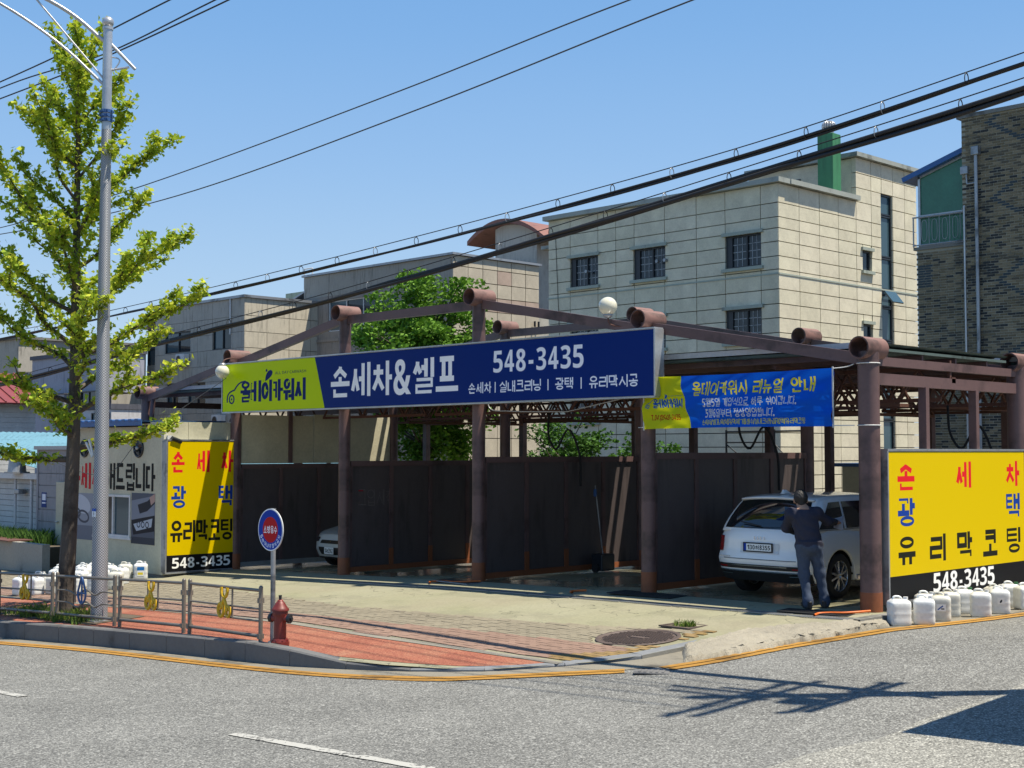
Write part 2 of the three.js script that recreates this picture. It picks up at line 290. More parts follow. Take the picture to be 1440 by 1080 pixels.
const kerbZ = (x) => interp(x, KX, KZ), kerbH = (x) => interp(x, [-5.2, -3.4, -1, .3], [.27, .035, .03, .12]);
const apronH = (x) => interp(x, [-7, -2.2, -1, .3], [.26, .035, .03, .12]);
const apronY = (x, z) => { const zk = kerbZ(x), t = clamp((z - .3) / Math.max(zk - .3, .2), 0, 1); return lerp(floorY(x), roadY(x, zk) + apronH(x), t); };
function sheet(nu, nv, at, h, lift = 0) { return grid(nu, nv, (i, j) => { const [x, z] = at(i, j); return [x, h(x, z) + lift, z, x, z]; }); }
structure('ground', new THREE.PlaneGeometry(6000, 6000).rotateX(-Math.PI / 2).translate(0, -4, 0), M.soil);
{
  const g = sheet(300, 240, (i, j) => [lerp(-95, 55, i), lerp(45, -75, j)], roadY);
  const p = g.attributes.position, c = new Float32Array(p.count * 3);
  for (let i = 0; i < p.count; i++) { const x = p.getX(i), z = p.getZ(i), k = .86 + .30 * wnoise(x, z, 1.1) + .10 * (wnoise(x + 9, z, 4) - .5); c[i * 3] = c[i * 3 + 1] = c[i * 3 + 2] = k; }
  g.setAttribute('color', new THREE.BufferAttribute(c, 3));
  structure('road', g, M.asphalt);
}
// paler resurfaced strip of the side street
structure('road_patch', sheet(12, 40, (i, j) => { const z = lerp(9.6, -9, j), x0 = 4.05 + .05 * Math.sin(z * 3.1); return [lerp(x0, 8.6, i), z]; }, roadY, .005), M.asphaltPale);
// concrete apron in front of the bays
{
  const line = []; for (let i = 0; i <= 160; i++) { const t = i / 160 * (KERB.length - 1), k = Math.min(Math.floor(t), KERB.length - 2), f = t - k; line.push([lerp(KERB[k][0], KERB[k + 1][0], f), lerp(KERB[k][1], KERB[k + 1][1], f)]); }
  structure('apron', grid(160, 30, (i, j) => { const [kx, kz] = line[Math.round(i * 160)], ix = kx < -3.2 ? kx : lerp(-3.2, .42, (kx + 3.2) / 3.62); const x = lerp(kx, ix, j), z = lerp(kz - .02, -.02, j); return [x, apronY(x, z), z, x, z]; }), M.lot);
}
// floor of the wash bays, with its edge along the side street
structure('bay_floor', sheet(80, 30, (i, j) => [lerp(-24, .42, i), lerp(0, -16, j)], (x) => floorY(x)), M.bay);
structure('floor_edge', [grid(2, 30, (i, j) => { const z = lerp(1.0, -16, j); return [.423, lerp(roadY(.42, z) - .05, floorY(0) + .002, i), z]; }), grid(1, 30, (i, j) => { const z = lerp(1.0, -16, j); return [lerp(.423, .25, i), .004, z]; })], M.concrete);
structure('yard', sheet(20, 20, (i, j) => [lerp(-120, 20, i), lerp(-15.9, -110, j)], () => -.25), M.soil);
structure('side_yard', sheet(30, 20, (i, j) => [lerp(-90, -23.9, i), lerp(1.5, -16, j)], (x) => floorY(x) - .01), M.soil);
// cycle path, strips and pavers
const zIn = (x) => interp(x, [-30, -9, -5, -2, -1.2], [5.6, 5.22, 5.3, 5.15, 5.2]);
structure('cycle_path', sheet(120, 8, (i, j) => { const x = lerp(-40, -1.42, i); return [x, lerp(Math.max(kerbZ(x) - .19, zIn(x) + .02), zIn(x), j)]; }, apronY, .005), M.redPath);
structure('path_edging', sheet(120, 2, (i, j) => { const x = lerp(-40, -1.3, i); return [x, lerp(zIn(x), zIn(x) - .13, j)]; }, apronY, .012), M.strip);
const zLot = (x) => interp(x, [-30, -15.5, -7.7, -3.5, -1.4, -.5], [2.3, 2.3, 3.55, 3.1, 2.55, 2.3]), zPink = (x) => interp(x, [-15, -6.57, -2.4, -1], [4.3, 4.45, 3.95, 3.9]);
const pavement = tag(group('pavement'), null, null, null, 'structure');
{
  const pink = [], greyP = [], yellow = [], proto = bx(.194, .05, .094);
  const MH = [-1.57, 3.32];
  const yard = [];
  for (let r = 0, z = 2.3; z < 5.25; z += .1, r++) for (let x = -26; x < -.55; x += .2) {
    const px = x + (r % 2 ? .1 : 0), zk = kerbZ(px);
    if (z > zIn(px) - .19 || z < zLot(px) || z > zk - .30 || px > -.93) continue;
    if (Math.hypot(px - MH[0], z - MH[1]) < .60) continue;
    if (Math.abs(px + 1.6) < .28 && Math.abs(z - 2.3) < .24) continue;
    const nearKerb = zk - z < .85 && px > -2.6 || (px > -1.15);
    const y = apronY(px, z) + rr(-.003, .004) - .012, sl = (apronY(px + .1, z) - apronY(px - .1, z)) / .2, sz = (apronY(px, z + .1) - apronY(px, z - .1)) / .2;
    const m = new THREE.Matrix4().makeRotationFromEuler(new THREE.Euler(-Math.atan(sz), rr(-.01, .01), Math.atan(sl))).setPosition(px, y, z);
    if (nearKerb) { if (yellow.length < 290) yellow.push(m); continue; }
    (z > zPink(px) ? pink : greyP).push(proto.clone().applyMatrix4(m));
  }
  tag(mesh('pink_pavers', pink, M.paverPink, pavement), null, null, null, 'stuff');
  tag(mesh('grey_pavers', greyP, M.paverGrey, pavement), null, null, null, 'stuff');
  const yg = boxUV(proto.clone());
  yellow.forEach((m) => { const o = new THREE.Mesh(yg, M.paverYellow[Math.floor(rnd() * 3)]); o.name = 'yellow_paver'; o.applyMatrix4(m); o.castShadow = o.receiveShadow = true; pavement.add(o); });
}
// kerb stones
const kerb = tag(group('kerb'), null, null, null, 'structure');
{
  const pts = []; let acc = 0; const curve = new THREE.CatmullRomCurve3(KERB.slice(0, 17).map(([x, z]) => V(x, 0, z)), false, 'centripetal'); const L = curve.getLength(), n = Math.round(L / 1.0); curve.arcLengthDivisions = 2000;
  for (let k = 0; k < n; k++) {
    const a = curve.getPointAt(k / n), b = curve.getPointAt((k + 1) / n); if (b.x < -34) continue;
    const dir = b.clone().sub(a).normalize(), side = V(-dir.z, 0, dir.x); // towards the road
    if (side.z < 0) side.multiplyScalar(-1); if (side.x < 0 && a.x > -1.2) side.multiplyScalar(-1);
    const A = a.clone().addScaledVector(dir, .005), B = b.clone().addScaledVector(dir, -.005), hs = [];
    const P = (q, inn, top, ch = 0) => { const o = q.clone().addScaledVector(side, inn); o.y = top ? roadY(q.x, q.z) + kerbH(q.x) + .012 - ch : roadY(q.x, q.z) - .1; return o; };
    const prof = [[.0, 0, 0], [.0, 1, .02], [-.02, 1, 0], [-.18, 1, 0], [-.18, 0, 0]];
    const pos = [], ring = (q) => prof.map(([i, t, c]) => P(q, i, t, c)), ra = ring(A), rb = ring(B);
    for (let i = 0; i < prof.length - 1; i++) for (const q of [ra[i], rb[i], rb[i + 1], ra[i], rb[i + 1], ra[i + 1]]) pos.push(q.x, q.y, q.z);
    for (const r of [ra, rb]) for (let i = 1; i < prof.length - 1; i++) for (const q of [r[0], r[i], r[i + 1]]) pos.push(q.x, q.y, q.z);
    const g = new THREE.BufferGeometry(); g.setAttribute('position', new THREE.Float32BufferAttribute(pos, 3)); g.computeVertexNormals();
    mesh('kerb_stone', g, a.x > -3.6 ? M.graniteLight : M.granite, kerb);
  }
}
// concrete gutter along the kerb, painted lines
const gut = [[-60, 11.9], [-30, 9.3], [-20, 8.4], [-12.3, 7.72], [-9.5, 7.32], [-8, 7.2], [-5.6, 7.1], [-4.4, 7.02], [-3, 6.75], [-2.1, 6.42], [-1.45, 5.95], [-.75, 5.35], [-.2, 4.75], [.05, 4.2], [.22, 3.3], [.33, 2.5], [.6, 1.2], [.95, -.2], [1.02, -3], [1.05, -12]];
const gutter = (x) => x;
{
  const inner = [...KERB.slice(0, 18), [.42, -.3], [.42, -12]].slice(0, 20);
  structure('gutter', grid(190, 3, (i, j) => { const t = i * 19, k = Math.min(18, Math.floor(t)), f = t - k, w = .03 * Math.sin(i * 400) * j; const A = [lerp(inner[k][0], inner[k + 1][0], f), lerp(inner[k][1], inner[k + 1][1], f)], B = [lerp(gut[k][0], gut[k + 1][0], f), lerp(gut[k][1], gut[k + 1][1], f)]; const x = lerp(A[0], B[0], j), z = lerp(A[1], B[1], j) + w; return [x, roadY(x, z) + .006, z, x, z]; }), M.gutter);
}
function band(pts, w, h, lift, wear = 0) { // ribbon on the ground along a polyline
  const c = new THREE.CatmullRomCurve3(pts.map(([x, z]) => V(x, 0, z)), false, 'centripetal'), n = Math.ceil(c.getLength() / .12);
  return grid(n, 1, (i, j) => { const p = c.getPointAt(i), t = c.getTangentAt(i), s = (j - .5) * (w + wear * (wnoise(p.x * 6, p.z * 6, 3) - .5)); const x = p.x - t.z * s, z = p.z + t.x * s; return [x, h(x, z) + lift, z, x, z]; });
}
{
  const a = [[-60, 12.0], [-30, 9.4], [-20, 8.5], [-12.3, 7.8], [-9.16, 7.38], [-5.42, 7.19], [-3.9, 7.03], [-2.76, 6.75], [-2.0, 6.46], [-1.36, 5.95], [-.75, 5.42], [-.32, 5.04]];
  const b = [[.02, 4.68], [.2, 4.0], [.37, 2.8], [.79, 1.06], [1.16, -1.24], [1.3, -4], [1.35, -11]];
  const off = (l, d) => l.map(([x, z], i) => { const p = l[Math.max(i - 1, 0)], q = l[Math.min(i + 1, l.length - 1)], n = Math.hypot(q[0] - p[0], q[1] - p[1]); return [x - (q[1] - p[1]) / n * d, z + (q[0] - p[0]) / n * d]; });
  for (const l of [a, b]) for (const d of [-.083, .083]) structure('yellow_line', band(off(l, d), .13, roadY, .011, .05), M.lineYellow);
  for (const [x0, x1] of [[-19, -16], [-12.2, -9.4], [-7.8, -4.95], [-.72, 2.2], [6, 9]]) structure('lane_dash', band([[x0, 10.36 - (x0 + 5) * .03], [x1, 10.36 - (x1 + 5) * .03]], .13, roadY, .008, .05), M.lineWhite);
}
// rough hand-laid concrete ramp at the corner
{
  const g = grid(60, 24, (i, j) => {
    const a = interp(i, [0, .35, .75, 1], [0, 1, 2, 3]), k = Math.min(2, Math.floor(a)), f = a - k, In = [[-.60, 3.6], [-.50, 2.3], [.22, 1.25], [.43, .35]], Out = [[-.02, 4.3], [.24, 3.05], [.52, 1.6], [.58, .45]];
    let x = lerp(lerp(In[k][0], In[k + 1][0], f), lerp(Out[k][0], Out[k + 1][0], f), j), z = lerp(lerp(In[k][1], In[k + 1][1], f), lerp(Out[k][1], Out[k + 1][1], f), j);
    const edge = j > .8 ? (wnoise(x * 9, z * 9, 3) - .5) * .16 : 0; x += edge; z += edge * .6;
    const top = roadY(x, z) + lerp(.09 + .05 * Math.sin(i * Math.PI), .055, j * j) + .07 * (wnoise(x * 5, z * 5, 4) - .45) + .03 * (wnoise(x * 20, z * 20, 4) - .5);
    return [x, j === 1 || i === 0 || i === 1 ? roadY(x, z) - .01 : top, z, x, z];
  });
  structure('corner_ramp', g, mat(lin(.36, .33, .26), { roughness: .95, map: wearT, bumpMap: fineB, bumpScale: .012, metric: false }));
}
structure('apron_edge', grid(40, 1, (i, j) => { const t = 14 + i * 4, k = Math.min(17, Math.floor(t)), f = t - k, x = lerp(KERB[k][0], KERB[k + 1][0], f), z = lerp(KERB[k][1], KERB[k + 1][1], f); return [x, j ? apronY(x, z) + .003 : roadY(x, z) - .15, z]; }), M.concrete);
// manhole cover
{
  const x = -1.57, z = 3.32, y = apronY(x, z) + .008, t = thing('manhole_cover', 'round rusty iron manhole cover set among yellow pavers', 'manhole cover', [x, y, z]);
  t.rotation.set(Math.atan((apronY(x, z + .4) - apronY(x, z - .4)) / -.8) * -1 * -1, 0, Math.atan((apronY(x + .4, z) - apronY(x - .4, z)) / .8));
  mesh('frame_ring', lathe([[.54, -.04], [.58, .0], [.58, .014], [.525, .014], [.52, -.01]], 48), M.iron, t);
  mesh('cover', cyl(.51, .51, .03, 0, -.012, 0, 48), M.iron, t);
  const st = []; for (let i = -9; i <= 9; i++) for (let j = -9; j <= 9; j++) { const a = i * .052 + (j % 2) * .026, b = j * .052; if (Math.hypot(a, b) < .47 && (Math.abs(b) > .06 || Math.abs(a) > .13)) st.push(bx(.036, .012, .022, a, .008, b).rotateY(0)); }
  mesh('tread_studs', st, M.iron, t);
  mesh('emblem_plate', rbx(.24, .012, .09, .005, 0, .008, 0), M.iron, t);
}
// weedy square drain
{
  const x = -1.6, z = 2.3, y = apronY(x, z), t = thing('square_drain', 'small square drain opening overgrown with weeds', 'drain', [x, y, z]);
  mesh('drain_frame', [bx(.52, .02, .04, 0, .008, .22), bx(.52, .02, .04, 0, .008, -.22), bx(.04, .02, .40, .24, .008, 0), bx(.04, .02, .40, -.24, .008, 0)], M.iron, t);
  mesh('drain_bed', bx(.44, .006, .40, 0, .005, 0), M.soil, t);
}
// trench grate along the front of the bays
{
  const t = thing('trench_grate', 'long narrow steel trench grate along the front of the wash bays', 'drain');
  for (const [x0, x1, z0, z1] of [[-4.9, .25, .98, .80], [-11.6, -4.95, 1.05, .98]]) { const n = Math.round((x1 - x0) / 1.0); for (let k = 0; k < n; k++) { const a = lerp(x0, x1, k / n), b = lerp(x0, x1, (k + 1) / n) - .012, bars = []; const za = lerp(z0, z1, k / n), y = apronY((a + b) / 2, za) + .008, sl = (apronY(b, za) - apronY(a, za)) / (b - a);
    const R = (g) => g.applyMatrix4(new THREE.Matrix4().makeRotationZ(Math.atan(sl)).setPosition((a + b) / 2, y, za)); const w = b - a;
    bars.push(R(bx(w, .012, .02, 0, 0, .10)), R(bx(w, .012, .02, 0, 0, -.10))); for (let q = 0; q < 24; q++) bars.push(R(bx(.016, .012, .18, -w / 2 + (q + .5) * w / 24, 0, 0)));
    mesh('grate_section', bars, M.galv, t); } }
}
{ const x = .05, z = 4.98, t = thing('gutter_cover', 'small flat iron cover in the gutter at the gap of the yellow lines', 'manhole cover', [x, roadY(x, z) + .012, z], .6); mesh('cover', rbx(.42, .02, .26, .008), M.granite, t); mesh('cover_bars', [-.14, -.07, 0, .07, .14].map((a) => bx(.03, .008, .2, a, .013, 0)), M.granite, t); }
// ---------------------------------------------------------------- car wash canopy
const canopy = thing('car_wash_canopy', 'brown steel pipe car wash canopy with bay partitions coloured dark for shade', 'canopy');
const HEAD = [3.80, 4.50, 5.22, 5.22, 4.50, 3.80], ROWZ = [0, -4.71, -9.42], BAY = 4.16;
{
  const postR = (i, r) => i === 0 ? .155 : .125;
  for (let r = 0; r < 3; r++) for (let i = 0; i < 6; i++) {
    const x = -BAY * i, z = ROWZ[r], y0 = floorY(x), top = HEAD[i];
    const p = group('post', [x, 0, z], 0, canopy), R = postR(i, r);
    if (r < 2) {
      mesh('shaft', cyl(R, R, top - y0 - .05, 0, (top + y0) / 2 - .02, 0, 28), M.brown, p);
      mesh('head_pipe', [new THREE.CylinderGeometry(.165, .165, .56, 28, 1, true).rotateX(Math.PI / 2), new THREE.CylinderGeometry(.145, .145, .56, 28, 1, true).rotateX(Math.PI / 2).scale(1, 1, 1), new THREE.RingGeometry(.145, .165, 28).translate(0, 0, .28), new THREE.RingGeometry(.145, .165, 28).rotateY(Math.PI).translate(0, 0, -.28)].map((g) => g.translate(0, top, -.02)), M.headPaint, p);
      const h = i === 0 ? .28 : .36; mesh('base_band', [new THREE.CylinderGeometry(R + .006, R + .006, h, 28, 1, true).translate(0, y0 + h / 2, 0), new THREE.RingGeometry(R - .01, R + .006, 28).rotateX(-Math.PI / 2).translate(0, y0 + h, 0)], M.orangeBand, p);
    } else mesh('shaft', bx(.16, 4.0 - y0, .16, 0, (4.0 + y0) / 2, 0), M.brownDark, p);
  }
  for (let r = 0; r < 2; r++) for (let i = 0; i < 5; i++) mesh('gable_beam', beam(V(-BAY * i - .14, HEAD[i] - .14, ROWZ[r]), V(-BAY * (i + 1) + .14, HEAD[i + 1] - .14, ROWZ[r]), .10, .17), M.brown, canopy);
  for (const [i, y] of [[0, 3.62], [0, 3.36]]) mesh('side_beam', beam(V(-BAY * i + .02, y, -.1), V(-BAY * i + .02, y, -9.3), .09, y > 3.5 ? .13 : .17), M.brown, canopy);
  mesh('side_beam', beam(V(-BAY * 5, 3.5, -.1), V(-BAY * 5, 3.5, -9.3), .1, .15), M.brownDark, canopy);
  for (const z of [-1.55, -3.15]) mesh('side_stud', bx(.13, 3.28 - 2.33, .10, .02, (3.28 + 2.33) / 2, z), M.brown, canopy);
  mesh('bracket', [bx(.05, .42, .05, .02, 3.52, -2.36), bx(.09, .09, .12, .02, 3.42, -2.42)], M.rust, canopy);
  // roof sheets: ribbed metal on purlins, a slit between front and rear runs
  const roof = (z0, z1) => {
    const w = Math.abs(z1 - z0), g = grid(420, 2, (i, j) => { const x = lerp(-21.1, .05, i), k = ((i * 420) % 4); return [x, 3.86 + (k < 2 ? .03 : 0), lerp(z0, z1, j)]; });
    mesh('roof_sheet', g, M.roofTop, canopy);
    mesh('roof_lining', span(-21.08, .03, 3.78, 3.82, Math.min(z0, z1) + .03, Math.max(z0, z1) - .03), M.roofUnder, canopy);
    mesh('roof_edge', bx(21.16, .085, .03, -10.52, 3.875, Math.max(z0, z1) + .016), M.steelWhite, canopy);
    for (let z = Math.max(z0, z1) - .3; z > Math.min(z0, z1); z -= 1.05) mesh('purlin', bx(21.0, .09, .05, -10.5, 3.732, z), M.brownDark, canopy);
  };
  roof(-.22, -4.32); roof(-4.80, -9.9);
  function truss(a, b, yb, yt, n) {
    const t = group('truss', [0, 0, 0], 0, canopy), at = (k, y) => { const p = a.clone().lerp(b, k); p.y = y; return p; };
    mesh('top_chord', beam(at(0, yt), at(1, yt), .05, .06), M.trussPaint, t); mesh('bottom_chord', beam(at(0, yb), at(1, yb), .05, .06), M.trussPaint, t);
    for (let k = 0; k < n; k++) mesh('web_bar', [beam(at(k / n, yb), at((k + .5) / n, yt), .035, .035), beam(at((k + .5) / n, yt), at((k + 1) / n, yb), .035, .035)], M.trussPaint, t);
  }
  for (const z of [-2.4, -5.05, -7.2, -9.3]) for (let i = 0; i < 5; i++) truss(V(-BAY * i - .15, 0, z), V(-BAY * (i + 1) + .15, 0, z), 3.12, 3.62, 5);
  for (let i = 1; i < 5; i++) truss(V(-BAY * i + .2, 0, -5.1), V(-BAY * i + .2, 0, -9.2), 3.05, 3.62, 5);
  truss(V(-1.9, 0, -.4), V(-1.9, 0, -4.6), 3.12, 3.62, 5); truss(V(-1.9, 0, -5.1), V(-1.9, 0, -9.2), 3.12, 3.62, 5);
  // partitions between the bays
  for (let i = 1; i < 5; i++) {
    const x = -BAY * i, y0 = floorY(x), y1 = [0, 2.28, 2.20, 2.10, 2.01][i], p = group('partition', [x, 0, 0], 0, canopy), z0 = -.13, z1 = -4.6;
    mesh('top_rail', span(-.06, .06, y1 - .11, y1, z1, z0), M.brownDark, p);
    mesh('foot_rail', span(-.055, .055, y0 + .04, y0 + .15, z1, z0), i === 4 ? M.alu : M.orangeBand, p);
    const n = 4, cut = []; for (let k = 0; k <= n; k++) cut.push(lerp(z0, z1, k / n));
    for (let k = 0; k < n; k++) mesh('panel', span(-.02, .02, y0 + .15, y1 - .11, cut[k + 1] + .045, cut[k] - .045), M.panelShaded, p);
    for (let k = 0; k <= n; k++) { mesh('stud', span(-.045, .045, y0 + .152, y1 - .112, cut[k] - .05, cut[k] + .05), M.brownDark, p); if (k && k < n && i < 4) mesh('stud_foot', span(-.05, .05, y0 + .15, y0 + .50, cut[k] - .054, cut[k] + .054), M.orangeBand, p); }
  }
  // cream sheet wall above the partition of the end bay
  mesh('cream_panel', span(-BAY * 4 - .03, -BAY * 4 + .03, 2.02, 3.16, -2.18, -.14), M.cream, canopy);
  mesh('cream_panel', span(-BAY * 4 - .03, -BAY * 4 + .03, 2.02, 3.20, -4.58, -2.22), M.cream, canopy);
  mesh('panel_post', span(-BAY * 4 - .03, -BAY * 4 + .07, 2.02, 3.5, -1.55, -1.45), M.brownDark, canopy);
  mesh('rear_stud', [bx(.16, 3.4, .16, -6.6, 1.6, -9.3), bx(.16, 3.4, .16, -10.5, 1.6, -9.3), bx(.14, 3.4, .14, -2.5, 1.6, -9.3)][0], M.brownDark, canopy);
  mesh('rear_stud', bx(.16, 3.6, .16, -10.5, 1.7, -9.3), M.brownDark, canopy);
  mesh('rear_stud', bx(.14, 3.6, .14, -2.4, 1.8, -9.3), M.brownDark, canopy);
  // leaning strut at the far corner and diagonal pipe
  mesh('brace', rod(V(-20.8, 2.4, -.1), V(-20.5, 3.62, -.02), .06), M.brown, canopy);
  mesh('brace', [beam(V(-20.8, 3.38, -4.7), V(-16.6, 3.38, -4.7), .1, .14), beam(V(-19.6, 1.6, -4.7), V(-18.6, 3.3, -4.7), .08, .08), beam(V(-17.9, 1.6, -4.7), V(-16.9, 3.3, -4.7), .08, .08)], M.brownDark, canopy);
  mesh('conduit', tube([V(-8.1, 3.3, .0), V(-8.0, 3.1, .0), V(-7.6, 3.05, -.1), V(-6.4, 3.02, -.4)], .011, 30, 6), M.galv, canopy); mesh('conduit', rod(V(-6.4, 3.02, -.4), V(-4.4, 3.25, .0), .011, 6), M.galv, canopy);
}
// signs -------------------------------------------------------
{
  const t = thing('main_sign_board', 'long green and dark blue sign board across the canopy front', 'sign', [-10.27, 3.765, .29]);
  const W = 12.98, H = 1.11;
  const tx = canvasTex(2048, 176, (c, w, h) => {
    c.fillStyle = '#0c2c74'; c.fillRect(0, 0, w, h); c.fillStyle = '#c3dc08'; c.beginPath(); c.moveTo(0, 0); c.lineTo(568, 0); c.lineTo(625, h); c.lineTo(0, h); c.fill();
    logo(c, 22, 45, 500, 108, '#0b2466', '#c3dc08');
    write(c, '손세차&셀프', 655, 30, 640, 112, { weight: .155, color: '#ffffff', gap: .07 });
    write(c, '548-3435', 1440, 26, 365, 64, { color: '#f4f6fc' });
    write(c, '손세차', 1335, 116, 102, 34, { weight: .13, color: '#f4f6fc' }); write(c, '실내크리닝', 1468, 116, 172, 34, { weight: .13, color: '#f4f6fc' }); write(c, '광택', 1692, 116, 72, 34, { weight: .13, color: '#f4f6fc' }); write(c, '유리막시공', 1820, 116, 176, 34, { weight: .13, color: '#f4f6fc' });
    c.fillStyle = '#f4f6fc'; for (const x of [1450, 1664, 1790]) c.fillRect(x, 118, 4, 32);
  });
  mesh('cabinet', bx(W, H, .20, 0, 0, -.11), M.white, t);
  mesh('sign_face', new THREE.PlaneGeometry(W - .02, H - .02).translate(0, 0, .003), print(tx, { roughness: .3 }), t);
  mesh('trim', [bx(W + .03, .025, .23, 0, H / 2 + .0125, -.1), bx(W + .03, .025, .23, 0, -H / 2 - .0125, -.1), bx(.03, H, .23, W / 2 + .015, 0, -.1), bx(.03, H, .23, -W / 2 - .015, 0, -.1)], M.alu, t);
}
{
  const t = thing('announcement_banner', 'blue and yellow cloth banner tied between two canopy posts', 'banner', [-2.30, 3.10, .17]);
  const W = 3.62, H = .86;
  const tx = canvasTex(1440, 344, (c, w, h) => {
    c.fillStyle = '#0b66ea'; c.fillRect(0, 0, w, h); c.fillStyle = '#dfe622'; c.beginPath(); c.moveTo(0, 0); c.lineTo(330, 0); c.lineTo(405, h); c.lineTo(0, h); c.fill();
    logo(c, 25, 130, 320, 84, '#0f60d0', '#dfe622'); write(c, 'T.041)548-3435', 70, 250, 255, 38, { color: '#c8401c' });
    write(c, '올데이카워시', 430, 42, 425, 92, { weight: .15, color: '#fff04a' }); write(c, '리뉴얼', 890, 42, 225, 92, { weight: .15, color: '#fff04a' }); write(c, '안내', 1160, 42, 165, 92, { weight: .15, color: '#fff04a' });
    write(c, '5월5일 개업식으로 하루 쉬어갑니다.', 520, 152, 690, 56, { weight: .14, color: '#e9edf5' }); write(c, '5월6일부터 정상영업합니다.', 530, 222, 530, 56, { weight: .14, color: '#e9edf5' });
    write(c, '손세차/셀프세차/유막제거&발수/실내크리닝/광택/유리막코팅', 500, 290, 760, 36, { weight: .14, color: '#e2dc5a' });
  });
  mesh('banner_cloth', grid(70, 22, (i, j) => { const x = (i - .5) * W, y = (j - .5) * H; return [x, y + .02 * (2 * i - 1) * 0 - .03 * Math.sin(i * Math.PI) * (j - .3), .035 * Math.sin(i * 9 + 5 * j + 2 * Math.sin(i * 5)) * (1 - j * .4) + .02 * Math.sin(i * 23 - j * 13) - .012 * Math.cos(i * 50 + j * 21) * (1 - j) + .09 * Math.sin(i * Math.PI)]; }), print(tx, { roughness: .7, side: THREE.DoubleSide, transmission: .45, thickness: 0 }), t);
  mesh('edge_rod', rod(V(-W / 2, -H / 2 - .02, 0), V(-W / 2, H / 2 + .02, 0), .014), M.steelWhite, t); mesh('edge_rod', rod(V(W / 2, -H / 2 - .02, 0), V(W / 2, H / 2 + .02, 0), .014), M.steelWhite, t);
  mesh('tie_rope', [tube([V(W / 2, .42, 0), V(W / 2 + .2, .44, -.06), V(W / 2 + .34, .47, -.02)], .008, 10, 5), tube([V(W / 2, -.42, 0), V(W / 2 + .2, -.42, -.02), V(W / 2 + .34, -.42, -.02)], .008, 10, 5), tube([V(-W / 2, -.4, 0), V(-W / 2 - .2, -.4, -.1)], .008, 10, 5)], M.white, t);
  mesh('tie_loop', [new THREE.TorusGeometry(.163, .009, 6, 28).rotateX(Math.PI / 2).translate(2.30, .48, -.17), new THREE.TorusGeometry(.163, .009, 6, 28).rotateX(Math.PI / 2).translate(2.30, -.42, -.17)], M.white, t);
}
function yellowBoard(label, pos, turn, W, H, wide, legs) {
  const t = thing('yellow_sign_board', label, 'sign', pos, turn), black = wide ? .165 : .125;
  const cw = wide ? 1440 : 700, chh = Math.round(cw * H / W);
  const tx = canvasTex(cw, chh, (c, w, h) => {
    c.fillStyle = '#d6b800'; c.fillRect(0, 0, w, h); c.fillStyle = '#1a1b1e'; c.fillRect(0, h * (1 - black), w, h);
    const red = '#d8242c', blue = '#1d3f94', ink = '#22241c';
    if (wide) {
      const cols = [.055, .265, .46, .655, .845], cw2 = .115 * w;
      const put = (q, k, y, col) => write(c, q, cols[k] * w, y * h, cw2, .19 * h, { weight: .2, color: col, gap: .02 });
      put('손', 0, .07, red); put('세', 2, .07, red); put('차', 4, .07, red); put('광', 0, .315, blue); put('택', 4, .315, blue);
      [...'유리막코팅'].forEach((q, k) => put(q, k, .575, ink)); write(c, '548-3435', .285 * w, .845 * h, .46 * w, .13 * h, { color: '#f2f2ee', gap: .06 });
    } else {
      write(c, '손', .05 * w, .07 * h, .19 * w, .17 * h, { weight: .205, color: red, gap: .02 }); write(c, '세', .415 * w, .07 * h, .19 * w, .17 * h, { weight: .205, color: red, gap: .02 }); write(c, '차', .77 * w, .07 * h, .19 * w, .17 * h, { weight: .205, color: red, gap: .02 });
      write(c, '광', .05 * w, .345 * h, .215 * w, .17 * h, { weight: .185, color: blue, gap: .02 }); write(c, '택', .74 * w, .345 * h, .215 * w, .17 * h, { weight: .185, color: blue, gap: .02 });
      write(c, '유리막코팅', .04 * w, .61 * h, .92 * w, .165 * h, { weight: .2, color: ink, gap: .05 }); write(c, '548-3435', .07 * w, .895 * h, .86 * w, .08 * h, { color: '#f2f2ee', gap: .06 });
    }
  });
  mesh('cabinet', bx(W, H, .16, 0, 0, -.085), mat(lin(.42, .43, .47), { roughness: .5 }), t);
  mesh('sign_face', new THREE.PlaneGeometry(W - .03, H - .03).translate(0, 0, .004), print(tx, { roughness: .4 }), t);
  mesh('trim', [bx(W + .04, .03, .19, 0, H / 2 + .015, -.08), bx(W + .04, .03, .19, 0, -H / 2 - .015, -.08), bx(.03, H, .19, W / 2 + .015, 0, -.08), bx(.03, H, .19, -W / 2 - .015, 0, -.08)], M.galv, t);
  return t;
}
yellowBoard('wide yellow and black sign board standing behind the plastic jerrycans', [.20, 1.215, -2.34], Math.PI / 2, 4.36, 2.19, true);
yellowBoard('tall yellow and black sign board on the end wall of the cream booth', [-16.57, 1.075, .92], Math.PI / 2, 1.80, 2.94, false);
// globe lamps
function globe(label, p, arm) { const t = thing('globe_lamp', label, 'lamp', p, 0, 'white globe lamps on the canopy'); mesh('globe', new THREE.SphereGeometry(.16, 32, 20), M.globe, t); mesh('collar', lathe([[.05, -.2], [.075, -.175], [.085, -.14], [.06, -.135]], 20).rotateX(arm.flip ? Math.PI : 0), M.galv, t); mesh('arm', tube(arm.pts, .014, 20, 6), M.rust, t); return t; }
globe('white globe lamp on a curved arm above the dark blue sign', [-4.96, 4.79, .1], { pts: [V(0, -.19, 0), V(.02, -.3, -.02), V(.25, -.36, -.06), V(.62, -.40, -.1)] });
globe('white globe lamp hanging in front of the green end of the sign', [-16.42, 4.13, .52], { flip: true, pts: [V(0, .19, 0), V(0, .27, -.05), V(-.05, .33, -.3), V(-.1, .3, -.52)] });
